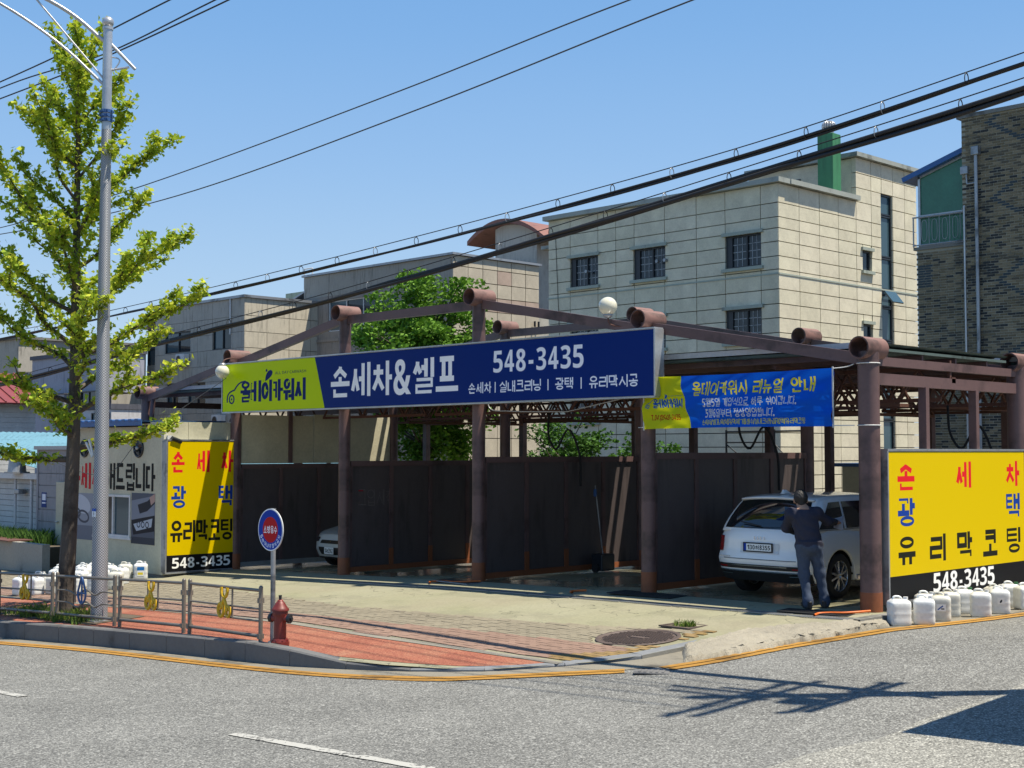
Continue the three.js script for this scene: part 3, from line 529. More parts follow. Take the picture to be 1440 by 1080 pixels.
// ---------------------------------------------------------------- booth beside the bays
{
  const t = thing('cream_booth', 'cream panel office booth with a blue roof edge and lettered front', 'booth', [-16.7, -.45, 1.83]);
  const W = 4.55, H = 3.42, D = 2.0; // front face at z = 0, runs to -x
  const seams = [-4.55, -3.0, -1.15, 0], win = [-3.2, -1.46, .76, 1.74];
  // front wall in panels round the window
  const front = (x0, x1, y0, y1) => mesh('wall_panel', span(x0 + .004, x1 - .004, y0, y1, -.08, 0), M.cream, t);
  front(-W, win[0], 0, H - .1); front(win[0], win[1], 0, win[2]); front(win[0], win[1], win[3], H - .1); front(win[1], -.10, 0, H - .1);
  mesh('wall_panel', span(-.08, 0, 0, 2.92, -D, -.104), M.cream, t); mesh('wall_panel', span(-.08, 0, 2.93, H, -D, -.62), M.cream, t); mesh('wall_panel', span(-.08, 0, 2.93, H, -.61, -.104), M.cream, t);
  mesh('wall_panel', span(-W, -.08, 0, H - .1, -D, -D + .08), M.cream, t); mesh('wall_panel', span(-W, -W + .08, 0, H - .1, -D + .08, -.08), M.cream, t);
  mesh('corner_trim', [span(-.10, .012, 0, H, -.10, .012), span(-.6, -.10, H - .09, H, -.06, .01)], M.creamTrim, t);
  mesh('corner_trim', span(-W - .01, -W + .05, 0, H - .15, -.06, .012), M.creamTrim, t);
  const rf = mesh('roof', span(-W - .1, -.08, H - .07, H - .03, -D, .02), M.creamTrim, t);
  mesh('roof_sheet', grid(70, 1, (i, j) => [lerp(-W - .35, -.62, i), H + .02 + ((i * 70) % 5 < 2.5 ? .035 : 0) - .02 * j, lerp(-D, .22, j)]), M.blueRoof, rf);
  mesh('roof_edge', bx(W - .28, .12, .02, -W / 2 - .48, H - .02, .22), M.blueRoof, rf);
  for (let k = 0; k < 14; k++) mesh('roof_rib', rbx(.17, .07, .10, .02, -W - .2 + k * .3, H + .045, .19), M.blueRoof, rf);
  mesh('floor_skirt', span(-W, .0, -.06, .0, -D, -.02), M.concrete, t);
  const w = group('window', [0, 0, 0], 0, t);
  mesh('frame', [span(win[0], win[1], win[2], win[2] + .05, -.08, .025), span(win[0], win[1], win[3] - .05, win[3], -.08, .025), span(win[0], win[0] + .05, win[2] + .05, win[3] - .05, -.08, .025), span(win[1] - .05, win[1], win[2] + .05, win[3] - .05, -.08, .025), span(-2.33, -2.27, win[2] + .05, win[3] - .05, -.06, .015)], M.white, w);
  mesh('pane', span(win[0] + .05, -2.33, win[2] + .05, win[3] - .05, -.055, -.045), M.glass, w); mesh('pane', span(-2.27, win[1] - .05, win[2] + .05, win[3] - .05, -.04, -.03), M.glassBlue, w);
  mesh('frame', [span(win[0] - .05, win[1] + .05, win[2] - .05, win[2] - .001, -.02, .04)], M.white, w);
  // lettering and the two posters
  mesh('lettering', new THREE.PlaneGeometry(4.15, .68).translate(-2.42, 2.165, .004), print(canvasTex(1400, 230, (c, W2, H2) => { c.clearRect(0, 0, W2, H2); write(c, '손세차', 0, 8, 560, 214, { weight: .20, color: '#c3202a' }); write(c, '해드립니다', 620, 8, 780, 214, { weight: .2, color: '#1b1c1a', gap: .08 }); }), { transparent: true, roughness: .5 }), t);
  const poster = (x0, x1, y0, y1, f) => mesh('poster', bx(x1 - x0, y1 - y0, .006, (x0 + x1) / 2, (y0 + y1) / 2, .004), print(canvasTex(220, 260, f), { roughness: .4 }), t);
  poster(-1.42, -.36, .64, 1.80, (c, a, b) => { c.fillStyle = '#565b66'; c.fillRect(0, 0, a, b); c.fillStyle = '#7e8490'; c.beginPath(); c.moveTo(0, 40); c.lineTo(a, 10); c.lineTo(a, 110); c.lineTo(0, 150); c.fill(); c.fillStyle = '#2b2e36'; c.beginPath(); c.moveTo(60, 60); c.lineTo(150, 40); c.lineTo(a, 0); c.lineTo(a, 50); c.lineTo(150, 90); c.lineTo(80, 105); c.fill(); c.fillStyle = '#b39488'; c.beginPath(); c.moveTo(170, 20); c.lineTo(a, 0); c.lineTo(a, 40); c.lineTo(185, 60); c.fill(); c.fillStyle = '#22252c'; c.beginPath(); c.moveTo(0, 140); c.lineTo(a, 110); c.lineTo(a, 190); c.lineTo(20, 215); c.fill(); c.fillStyle = '#aab2bd'; c.beginPath(); c.moveTo(20, 160); c.lineTo(200, 125); c.lineTo(190, 170); c.lineTo(50, 195); c.fill(); c.strokeStyle = '#30343c'; c.lineWidth = 6; for (const q of [70, 110, 150]) { c.beginPath(); c.arc(q, 160, 14, 0, 7); c.stroke(); } c.fillStyle = '#3b4049'; c.fillRect(0, 225, a, 40); });
  poster(-4.48, -3.28, .62, 1.74, (c, a, b) => { c.fillStyle = '#8d929b'; c.fillRect(0, 0, a, b); c.fillStyle = '#b7bcc4'; c.beginPath(); c.ellipse(110, 60, 90, 50, .3, 0, 7); c.fill(); c.strokeStyle = '#4a4e58'; c.lineWidth = 12; c.beginPath(); c.ellipse(60, 110, 40, 26, .2, 0, 7); c.stroke(); c.beginPath(); c.ellipse(130, 130, 50, 30, .2, 0, 7); c.stroke(); c.fillStyle = '#6d727c'; c.fillRect(0, 180, a, 80); });
  for (const x of [-1.12, -3.75]) { const v = group('round_vent', [x, 2.83, 0], 0, t); mesh('vent_ring', new THREE.TorusGeometry(.20, .025, 8, 32).translate(0, 0, .012), M.darkFrame, v); mesh('vent_back', new THREE.CylinderGeometry(.2, .2, .01, 32).rotateX(Math.PI / 2).translate(0, 0, .006), M.glass, v); for (let k = 0; k < 4; k++) mesh('fan_blade', bx(.07, .15, .008, 0, .1, 0).rotateY(.5).rotateZ(k * Math.PI / 2 + .4).translate(0, 0, .04), M.darkFrame, v); mesh('fan_hub', new THREE.SphereGeometry(.05, 14, 10).translate(0, 0, .04), M.galv, v); }
}
{ const t = thing('security_camera', 'small dark bullet security camera on the cream booth corner', 'camera', [-16.68, 2.58, 1.72]); mesh('mount', bx(.05, .16, .12, .026, 0, 0), M.white, t); mesh('arm', rod(V(.05, 0, 0), V(.12, 0, -.05), .02), M.black, t); mesh('camera_body', rod(V(.12, .02, 0), V(.12, -.06, -.24), .05, 14), M.darkFrame, t); }
{ const t = thing('small_white_box', 'pale electric meter box on the cream booth end wall', 'box', [-16.69, 1.9, 1.79]); mesh('box_body', rbx(.06, .5, .05, .01, .035, 0, 0), M.galv, t); }

// ---------------------------------------------------------------- vehicles
function shell(n, f) { // box surface mapped by f(a, b, c), each in -1..1
  const g = new THREE.BoxGeometry(2, 2, 2, n[0], n[1], n[2]), p = g.attributes.position;
  for (let i = 0; i < p.count; i++) p.setXYZ(i, ...f(p.getX(i), p.getY(i), p.getZ(i)));
  g.deleteAttribute('normal'); g.deleteAttribute('uv'); const m = mergeVertices(g, 1e-5); m.computeVertexNormals();
  m.setAttribute('uv', new THREE.BufferAttribute(new Float32Array(m.attributes.position.count * 2), 2)); return m;
}
function patch(nu, nv, f, at, lift) { // piece of a mapped surface, lifted along its normal
  const e = .004, g = grid(nu, nv, (i, j) => { const q = at(i, j), P = V(...f(...q)); return [P.x, P.y, P.z]; }), p = g.attributes.position, n = g.attributes.normal;
  for (let i = 0; i < p.count; i++) p.setXYZ(i, p.getX(i) + n.getX(i) * lift, p.getY(i) + n.getY(i) * lift, p.getZ(i) + n.getZ(i) * lift);
  return g;
}
function wheel(parent, x, y, z, r, side) {
  const w = group('wheel', [x, y, z], side > 0 ? 0 : Math.PI, parent), X = (g) => g.rotateZ(-Math.PI / 2);
  mesh('tyre', X(lathe([[r * .68, -.11], [r * .93, -.115], [r, -.085], [r, .085], [r * .93, .115], [r * .68, .11]], 40)), M.rubber, w);
  mesh('brake_disc', X(new THREE.CylinderGeometry(r * .62, r * .62, .02, 32).translate(0, -.01, 0)), M.darkFrame, w);
  const sp = [X(lathe([[r * .62, .02], [r * .66, .10], [r * .70, .105], [r * .69, -.1], [r * .62, -.1]], 40)), X(new THREE.CylinderGeometry(r * .13, r * .15, .07, 20).translate(0, .06, 0))];
  for (let k = 0; k < 5; k++) for (const o of [-.16, .16]) { const a = k * Math.PI * .4 + o * .6, b = k * Math.PI * .4 + o * 1.7; sp.push(beam(V(.085, Math.sin(a) * r * .1, Math.cos(a) * r * .1), V(.075, Math.sin(b) * r * .65, Math.cos(b) * r * .65), .05, .03)); }
  mesh('rim', sp, M.rim, w); return w;
}
function carMaps(o) {
  const { L, W, belt, roof, sill, r, axles, zr, zf, hood, cabin } = o; // z: rear +L/2 ... front -L/2 ; c = +1 rear, -1 front
  const arch = (z) => { let y = sill; for (const a of axles) { const d = Math.abs(z - a), R = r + .06; if (d < R) y = Math.max(y, r + Math.sqrt(R * R - d * d) - .0); } return y; };
  const body = (a, b, c) => {
    let t = (b + 1) / 2, zc = c * L / 2;
    const bot = arch(zc), top = interp(zc, hood[0], hood[1]), y = lerp(bot, top, t);
    const yy = clamp((y - sill) / (belt - sill), 0, 1);
    let z = c > 0 ? zc + zr(y) * Math.pow(c, 6) : zc + zf(y) * Math.pow(-c, 6);
    const round = .13 * Math.pow(Math.abs(a), 5); z += -Math.sign(c) * round * Math.pow(Math.abs(c), 12) * 1.2;
    let hw = W / 2 * (1 - .07 * Math.pow(Math.abs(c), 8)) * (.955 + .045 * Math.sin(Math.PI * clamp(yy * .9 + .1, 0, 1)));
    if (b > .8) hw *= 1 - .03 * (b - .8) / .2;
    return [a * hw, y + (b > .99 ? .018 * (1 - a * a) : 0), z];
  };
  const house = (a, b, c) => {
    const t = (b + 1) / 2, y = lerp(belt - .03, roof, t), zA = lerp(cabin.rear[0], cabin.rear[1], Math.pow(t, 1.3)), zB = lerp(cabin.front[0], cabin.front[1], Math.pow(t, 1.15));
    let z = lerp(zB, zA, (c + 1) / 2); const hw = W / 2 * lerp(.945, .77, Math.pow(t, 1.25)) * (1 - .05 * Math.pow(Math.abs(c), 6));
    z += -Math.sign(c) * .10 * Math.pow(Math.abs(a), 4) * Math.pow(Math.abs(c), 8);
    const crown = -.05 * Math.pow(Math.abs(c), 3) * t - .045 * a * a * t * t;
    return [a * hw, y + crown, z];
  };
  return { body, house, arch };
}
const plate = (txt, w = 520, h = 110, blue = true) => print(canvasTex(w, h, (c) => { c.fillStyle = '#e8eae6'; c.fillRect(0, 0, w, h); if (blue) { c.fillStyle = '#1b3f9c'; c.fillRect(0, 0, 46, h); } write(c, txt, blue ? 60 : 14, 20, w - (blue ? 76 : 28), h - 40, { color: '#15161a', weight: .14 }); }), { roughness: .4 });
{ // large white SUV, tail towards the street
  const L = 4.7, W = 1.88, r = .355;
  const o = { L, W, belt: 1.06, roof: 1.645, sill: .27, r, axles: [1.47, -1.34], zr: (y) => interp(y, [.27, .45, .62, .74, .95, 1.06], [-.12, -.01, .03, -.03, -.04, -.10]), zf: (y) => interp(y, [.27, .5, .9, 1.1], [.1, 0, .02, .2]), hood: [[-2.35, -1.6, -1.1, 2.0, 2.35], [.86, 1.0, 1.06, 1.08, 1.06]], cabin: { rear: [2.25, 1.86], front: [-1.15, -.35] } };
  const { body, house } = carMaps(o), t = thing('white_suv', 'large white SUV parked tail-out in the open wash bay', 'car', [-2.19, -.01, -.33 - L / 2], 0);
  mesh('body', shell([14, 14, 90], body), M.carWhite, t); mesh('cabin', shell([16, 12, 40], house), M.carWhite, t);
  mesh('rear_window', patch(20, 10, house, (i, j) => [lerp(-.93, .93, i), lerp(-.80, .82, j), 1.0], .006), M.carGlass, t);
  for (const s of [1, -1]) for (const [c0, c1] of [[.42, .86], [-.12, .38], [-.62, -.16]]) mesh('side_window', patch(14, 8, house, (i, j) => { const b = lerp(-.78, .68, j), cc = s > 0 ? lerp(c1, c0, i) : lerp(c0, c1, i); return [s, b, cc - (c1 > .8 ? .18 * j * clamp((cc - .6) / .26, 0, 1) : 0)]; }, .006), M.carGlass, t);
  for (const s of [1, -1]) mesh('window_trim', patch(40, 1, house, (i, j) => [s, lerp(-.86, -.80, j), s > 0 ? lerp(.9, -.7, i) : lerp(-.7, .9, i)], .01), M.chrome, t);
  mesh('spoiler', shell([16, 2, 4], (a, b, c) => [a * .685, 1.572 + b * .014 - .035 * a * a, 1.84 + c * .07 - .07 * a ** 4]), M.carWhite, t);
  mesh('antenna_fin', shell([2, 4, 4], (a, b, c) => [a * .02 * (1.2 - b * .6), 1.66 + b * .035, 1.6 + c * .07 * (1.1 - b * .6) + b * .03]), M.carWhite, t);
  for (const s of [1, -1]) { 
    const tl = mesh('tail_lamp', patch(4, 8, body, (i, j) => [lerp(s * .86, s * 1.0, s > 0 ? i : 1 - i), lerp(.12, .74, j), 1], .012), M.tail, t);
    mesh('tail_lamp_side', patch(4, 8, body, (i, j) => [s, lerp(.12, .74, j), s > 0 ? lerp(1, .965, i) : lerp(.965, 1, i)], .010), M.tail, t);
    for (const ax of o.axles) { wheel(t, s * (W / 2 - .135), r, ax, r, s); const arcs = []; mesh('arch_liner', new THREE.CylinderGeometry(r + .05, r + .05, .36, 28, 1, true, 0, Math.PI).rotateZ(Math.PI / 2).rotateX(0).translate(s * (W / 2 - .22), r, ax), M.black, t); }
    mesh('arch_trim', [tube(Array.from({ length: 15 }, (_, k) => { const a = Math.PI * k / 14; return V(s * (W / 2 - .028), r + Math.sin(a) * (r + .075), 1.47 + Math.cos(a) * (r + .075)); }), .022, 30, 6)], M.carWhite, t);
    mesh('door_handle', [rbx(.03, .035, .2, .012, s * (W / 2 + .004), .92, .32), rbx(.03, .035, .2, .012, s * (W / 2 + .004), .92, -.7)], M.chrome, t);
    mesh('door_gap', [bx(.006, .62, .008, s * (W / 2 - .002), .72, -.22), bx(.006, .62, .008, s * (W / 2 - .002), .72, .86)], M.black, t);
    mesh('side_skirt', rbx(.05, .1, 1.9, .02, s * (W / 2 - .025), .31, .06), M.chrome, t);
    mesh('mirror', shell([4, 4, 4], (a, b, c) => [s * (1.0 + a * .1), 1.1 + b * .07, -.75 + c * .06]), M.carWhite, t); }
  const R = 2.35;
  mesh('lower_bumper', patch(24, 4, body, (i, j) => [lerp(-1, 1, i), lerp(-1, -.62, j), 1], .012), M.black, t);
  mesh('bumper_insert', patch(24, 3, body, (i, j) => [lerp(-.97, .97, i), lerp(-.52, -.34, j), 1], .010), M.black, t);
  mesh('bumper_chrome', [patch(24, 1, body, (i, j) => [lerp(-.98, .98, i), lerp(-.60, -.565, j), 1], .02), patch(20, 1, body, (i, j) => [lerp(-.60, .60, i), lerp(-.40, -.365, j), 1], .02)], M.chrome, t);
  for (const s of [1, -1]) { mesh('exhaust_trim', [patch(8, 1, body, (i, j) => [lerp(s * .62, s * .95, s > 0 ? i : 1 - i), lerp(-.74, -.71, j), 1], .02)], M.chrome, t); mesh('reflector', patch(6, 1, body, (i, j) => [lerp(s * .70, s * .92, s > 0 ? i : 1 - i), lerp(-.47, -.42, j), 1], .018), M.tail, t); }
  mesh('plate_recess', patch(14, 6, body, (i, j) => [lerp(-.42, .42, i), lerp(.10, .52, j), 1], .008), mat(lin(.66, .67, .67), { roughness: .35, map: null }), t);
  const pl = group('number_plate', [-.02, .80, R - .005], 0, t); mesh('plate_holder', rbx(.56, .15, .02, .008, 0, 0, 0), M.black, pl); mesh('plate_face', new THREE.PlaneGeometry(.52, .11).translate(0, 0, .0115), plate('130하8355'), pl);
  mesh('hatch_seam', [patch(20, 1, body, (i, j) => [lerp(-.78, .78, i), lerp(-.14, -.115, j), 1], .008)], M.darkFrame, t);
  mesh('emblem', [-.09, -.03, .03, .09].map((x, k) => bx(.012, .05, .006, x, .945, R - .02).rotateZ(0)), M.chrome, t);
  mesh('model_lettering', Array.from({ length: 7 }, (_, k) => bx(.018, .022, .005, -.74 + k * .03, .64, R + .012)), M.alu, t);
  mesh('rear_wiper', rod(V(-.02, 1.13, R - .1), V(-.42, 1.19, R - .12), .01, 6), M.black, t);
}
{ // small silver hatchback, nose towards the street
  const L = 3.6, W = 1.58, r = .28;
  const o = { L, W, belt: .93, roof: 1.47, sill: .22, r, axles: [1.18, -1.15], zr: (y) => interp(y, [.22, .5, .9], [-.1, 0, -.1]), zf: (y) => interp(y, [.22, .42, .6, .8, .95], [.08, -.02, .0, .12, .3]), hood: [[-1.8, -1.5, -1.0, 1.5, 1.8], [.74, .82, .92, .95, .92]], cabin: { rear: [1.7, 1.35], front: [-1.05, -.25] } };
  const { body, house } = carMaps(o), t = thing('small_hatchback', 'small silver grey hatchback facing out from behind a brown post', 'car', [-14.56, floorY(-14.56), -1.2 - L / 2], Math.PI);
  mesh('body', shell([14, 14, 70], body), M.carSilver, t); mesh('cabin', shell([14, 10, 30], house), M.carSilver, t);
  mesh('windscreen', patch(16, 8, house, (i, j) => [lerp(.9, -.9, i), lerp(-.8, .8, j), -1], .006), M.carGlass, t);
  for (const s of [1, -1]) { mesh('side_window', patch(20, 6, house, (i, j) => [s, lerp(-.75, .65, j), s > 0 ? lerp(.8, -.8, i) : lerp(-.8, .8, i)], .006), M.carGlass, t); for (const ax of o.axles) wheel(t, s * (W / 2 - .12), r, ax, r, s);
    mesh('headlamp', patch(6, 6, body, (i, j) => [lerp(s * 1.0, s * .62, s > 0 ? i : 1 - i), lerp(.42, .8, j), -1], .010), M.chrome, t); }
  mesh('upper_grille', patch(14, 3, body, (i, j) => [lerp(.52, -.52, i) * (1 - .1 * j), lerp(.30, .58, j), -1], .010), M.black, t);
  mesh('lower_grille', patch(14, 5, body, (i, j) => [lerp(.60, -.60, i) * (1 - .12 * (1 - j)), lerp(-.66, -.02, j), -1], .010), M.black, t);
  mesh('emblem', [bx(.14, .03, .012, 0, .585, -1.80), bx(.05, .05, .012, 0, .585, -1.80)], mat(lin(.6, .42, .08), { roughness: .3, metalness: .6, map: null }), t);
  mesh('lower_lip', patch(14, 2, body, (i, j) => [lerp(.95, -.95, i), lerp(-1, -.84, j), -1], .010), M.black, t);
  const pl = group('number_plate', [0, .40, -1.845], Math.PI, t); mesh('plate_face', bx(.34, .155, .012), M.white, pl); mesh('plate_print', new THREE.PlaneGeometry(.33, .145).translate(0, 0, .0085), plate('14바2962', 330, 145, false), pl);
}
{ // dark hatchback behind the SUV
  const L = 4.2, W = 1.72, r = .31;
  const o = { L, W, belt: .95, roof: 1.5, sill: .24, r, axles: [1.3, -1.3], zr: () => 0, zf: (y) => interp(y, [.24, .9], [0, .2]), hood: [[-2.1, -1.4, 1.8, 2.1], [.8, .95, .98, .95]], cabin: { rear: [2.0, 1.6], front: [-1.1, -.3] } };
  const { body, house } = carMaps(o), t = thing('black_hatchback', 'black car standing behind the white SUV at the back of the bays', 'car', [-5.3, floorY(-5.3), -7.8 - .6], .5);
  mesh('body', shell([10, 8, 50], body), M.carBlack, t); mesh('cabin', shell([10, 8, 24], house), M.carBlack, t); mesh('rear_window', patch(12, 6, house, (i, j) => [lerp(-.85, .85, i), lerp(-.6, .7, j), 1], .006), M.carGlass, t);
  mesh('spoiler', shell([10, 2, 4], (a, b, c) => [a * .68, 1.45 + b * .02, 1.68 + c * .14 - .06 * a ** 4]), M.carSilver, t);
  for (const s of [1, -1]) { mesh('side_window', patch(16, 6, house, (i, j) => [s, lerp(-.75, .65, j), s > 0 ? lerp(.8, -.8, i) : lerp(-.8, .8, i)], .006), M.carGlass, t); mesh('tail_lamp', patch(4, 4, body, (i, j) => [lerp(s * .6, s, s > 0 ? i : 1 - i), lerp(.5, .9, j), 1], .010), M.tail, t); for (const ax of o.axles) wheel(t, s * (W / 2 - .12), r, ax, r, s); }
}
// ---------------------------------------------------------------- the man washing the SUV
function field(bones, k) { // smooth union of tapered capsules [a, b, ra, rb, squash?]
  const pre = bones.map(([a, b, ra, rb]) => ({ a, d: b.clone().sub(a), l: b.distanceToSquared(a), ra, rb }));
  return (x, y, z) => { let s = 0; for (const q of pre) { const px = x - q.a.x, py = y - q.a.y, pz = z - q.a.z, t = q.l > 1e-9 ? clamp((px * q.d.x + py * q.d.y + pz * q.d.z) / q.l, 0, 1) : 0; const dx = px - q.d.x * t, dy = py - q.d.y * t, dz = pz - q.d.z * t; const e = Math.sqrt(dx * dx + dy * dy + dz * dz) - (q.ra + (q.rb - q.ra) * t); s += Math.exp(-clamp(e, -.3, .5) / k); } return -k * Math.log(Math.max(s, 1e-12)); };
}
function polygonise(f, c, half, res) {
  const mc = new MarchingCubes(res, new THREE.MeshBasicMaterial(), false, false, 200000); mc.isolation = 0;
  for (let z = 0; z < res; z++) for (let y = 0; y < res; y++) for (let x = 0; x < res; x++) mc.field[x + y * res + z * res * res] = -f(c.x + (x / (res / 2) - 1) * half, c.y + (y / (res / 2) - 1) * half, c.z + (z / (res / 2) - 1) * half);
  mc.update(); const n = mc.count, pos = new Float32Array(n * 3), nor = new Float32Array(n * 3);
  for (let i = 0; i < n * 3; i++) { pos[i] = mc.positionArray[i] * half + [c.x, c.y, c.z][i % 3]; nor[i] = mc.normalArray[i]; }
  const g = new THREE.BufferGeometry(); g.setAttribute('position', new THREE.BufferAttribute(pos, 3));
  const m = mergeVertices(g, 1e-5); m.computeVertexNormals(); return m;
}
{
  // local frame: man faces -z, base between the feet
  const t = thing('person', 'man in navy shirt and jeans wiping the side window of the white SUV', 'person', [-.90, floorY(-.93), .22], .78);
  const J = { hipL: V(-.09, .90, .0), hipR: V(.10, .90, .0), kneeL: V(-.07, .49, -.03), kneeR: V(.17, .50, -.06), ankL: V(-.03, .09, .05), ankR: V(.24, .09, -.06), pel: V(0, .96, .01), waist: V(-.03, 1.10, .015), chest: V(-.06, 1.32, -.01), neck: V(-.085, 1.47, -.04), head: V(-.10, 1.60, -.075), shL: V(-.25, 1.39, -.04), shR: V(.13, 1.40, -.05), elL: V(-.30, 1.17, -.20), wrL: V(-.14, 1.10, -.38), elR: V(.33, 1.27, -.17), wrR: V(.47, 1.25, -.36) };
  const torso = [[J.pel.clone().add(V(-.06, 0, 0)), J.pel.clone().add(V(.06, 0, 0)), .125, .125], [J.pel, J.waist, .145, .14], [J.waist, J.chest, .145, .155], [V(-.09, 1.08, .01), V(-.16, 1.34, -.02), .10, .10], [V(.06, 1.08, .01), V(.04, 1.34, -.02), .10, .10], [J.shL, J.shR, .085, .085], [J.chest, J.neck, .13, .065], [J.neck, J.head.clone().add(V(0, -.06, .01)), .058, .055], [V(0, .92, .03), V(.01, .99, .02), .14, .14]];
  const legs = [[J.hipL, J.kneeL, .108, .076], [J.kneeL, J.ankL, .074, .062], [J.hipR, J.kneeR, .108, .076], [J.kneeR, J.ankR, .074, .062], [J.ankL.clone().add(V(0, -.02, 0)), J.ankL.clone().add(V(0, .03, 0)), .066, .066], [J.ankR.clone().add(V(0, -.02, 0)), J.ankR.clone().add(V(0, .03, 0)), .066, .066]];
  const arms = [[J.shL, J.elL, .078, .062], [J.elL, J.wrL, .06, .05], [J.shR, J.elR, .078, .062], [J.elR, J.wrR, .06, .048]];
  const hand = (w, dir, up) => { const sd = dir.clone().cross(up).normalize(), P = w.clone().addScaledVector(dir, .05), out = [[w, P, .03, .036], [P.clone().addScaledVector(sd, -.02), P.clone().addScaledVector(sd, .02).addScaledVector(dir, .02), .026, .026]]; for (let k = 0; k < 4; k++) { const b = P.clone().addScaledVector(sd, -.033 + k * .022).addScaledVector(dir, .03), m = b.clone().addScaledVector(dir, .04 - .004 * Math.abs(k - 1.4)), e = m.clone().addScaledVector(dir, .025).addScaledVector(up, -.02); out.push([b, m, .0095, .009], [m, e, .009, .0078]); } const q = w.clone().addScaledVector(dir, .03).addScaledVector(sd, -.03), r2 = q.clone().addScaledVector(sd, -.035).addScaledVector(dir, .03); out.push([q, r2, .012, .010], [r2, r2.clone().addScaledVector(dir, .03), .010, .009]); return out; };
  const dL = J.wrL.clone().sub(J.elL).normalize(), dR = J.wrR.clone().sub(J.elR).normalize();
  const bones = [...torso, ...legs, ...arms];
  const f0 = field(bones, .022), fold = (x, y, z) => (y > .9 ? .005 : .0025) * Math.sin(y * 46 + x * 17 + 3 * Math.sin(z * 14 + x * 9)) * (y < 1.5 ? 1 : 0) * (y > .15 ? 1 : 0);
  const flat = (f) => (x, y, z) => f(x, y, y > 1.0 && y < 1.46 && Math.abs(x) < .2 && z > -.17 ? z * 1.22 : z) + fold(x, y, z);
  const body = polygonise(flat(f0), V(.06, .92, -.12), .96, 112);
  const hgeo = [[J.wrL, dL], [J.wrR, dR]].map(([w, d]) => polygonise(field(hand(w, d, V(0, 1, 0)), .006), w.clone().addScaledVector(d, .07), .16, 64));
  const Hd = J.head, headB = [[Hd.clone().add(V(0, .03, .012)), Hd.clone().add(V(0, .035, -.02)), .092, .088], [Hd.clone().add(V(0, -.045, -.045)), Hd.clone().add(V(0, -.085, -.07)), .066, .045], [Hd.clone().add(V(0, -.01, -.10)), Hd.clone().add(V(0, -.035, -.115)), .012, .016], [Hd.clone().add(V(-.03, -.07, -.088)), Hd.clone().add(V(.03, -.07, -.088)), .012, .012], [Hd.clone().add(V(-.085, .0, .01)), Hd.clone().add(V(-.092, -.04, .012)), .02, .014], [Hd.clone().add(V(.085, .0, .01)), Hd.clone().add(V(.092, -.04, .012)), .02, .014], [Hd.clone().add(V(0, -.05, .03)), Hd.clone().add(V(0, -.14, .03)), .06, .056]];
  const eye = (x, y, z) => { const d = Math.min(Math.hypot(x - Hd.x - .034, y - Hd.y - .005, z - Hd.z + .094), Math.hypot(x - Hd.x + .034, y - Hd.y - .005, z - Hd.z + .094)); return .006 * Math.exp(-d * d / .0002); };
  const hf = field(headB, .012), head = polygonise((x, y, z) => hf(x, y, z) + eye(x, y, z), Hd.clone(), .19, 72);
  const all = mergeGeometries([body, ...hgeo, head].map((g) => { for (const k of Object.keys(g.attributes)) if (!['position', 'normal'].includes(k)) g.deleteAttribute(k); return g; }));
  const p = all.attributes.position, c = new Float32Array(p.count * 3), nb = body.attributes.position.count, shirt = [.020, .022, .042], jean = [.042, .062, .105], skin = [.42, .24, .16];
  for (let i = 0; i < p.count; i++) { const x = p.getX(i), y = p.getY(i), z = p.getZ(i); let q = skin; if (i < nb) { const arm = z < -.2 || y > 1.02; q = y > 1.455 && Math.abs(x + .085) < .08 ? skin : y < .93 + .015 * Math.sin(x * 30) && z > -.34 ? jean : shirt; const w = 1 + .35 * (wnoise(x * 60 + 7, y * 25 + z * 20, 1.5) - .5) * (q === jean ? 1.4 : .6); q = q.map((v) => v * w); } c.set(q, i * 3); }
  all.setAttribute('color', new THREE.BufferAttribute(c, 3));
  mesh('body', all, mat(lin(1, 1, 1), { vertexColors: true, roughness: .85, map: null, metric: false }), t);
  const hb = [[Hd.clone().add(V(0, .05, .012)), Hd.clone().add(V(0, .06, -.03)), .094, .088], [Hd.clone().add(V(0, .01, .045)), Hd.clone().add(V(0, -.05, .06)), .07, .05], [Hd.clone().add(V(-.06, .02, .03)), Hd.clone().add(V(-.06, -.02, .04)), .04, .03], [Hd.clone().add(V(.06, .02, .03)), Hd.clone().add(V(.06, -.02, .04)), .04, .03]];
  const hairf = field(hb, .012); const hair = polygonise((x, y, z) => Math.max(hairf(x, y, z) + .004 * Math.sin(x * 190 + y * 60) * Math.sin(z * 170), (-(y - Hd.y) - .055 - (z - Hd.z) * .3)), Hd.clone(), .2, 64); hair.setAttribute('uv', new THREE.BufferAttribute(new Float32Array(hair.attributes.position.count * 2), 2));
  mesh('hair', hair, mat(lin(.010, .009, .009), { roughness: .6, map: null, metric: false }), t);
  for (const [a, yaw] of [[J.ankL, .15], [J.ankR, -.35]]) { const s = shell([6, 6, 14], (x, y, z) => { const w = .045 * (1 - .25 * z * z) * (1 + .12 * -z), h = z > -.1 ? .055 : .055 - .035 * Math.pow((-z - .1) / .9, 1.3); return [x * w, y * h, z * .135 - .05]; }); s.rotateY(yaw); mesh('shoe', s.translate(a.x, .056, a.z), M.black, t); }
  mesh('cloth', shell([6, 6, 2], (a, b, cc) => [J.wrR.x + dR.x * .13 + a * .07 + .01 * b, J.wrR.y + b * .09 - .02 + .02 * a * b, J.wrR.z + dR.z * .13 + cc * .008 + .02 * Math.sin(a * 3 + b * 2)]), mat(lin(.30, .34, .42), { roughness: .9, map: null, metric: false }), t);
}
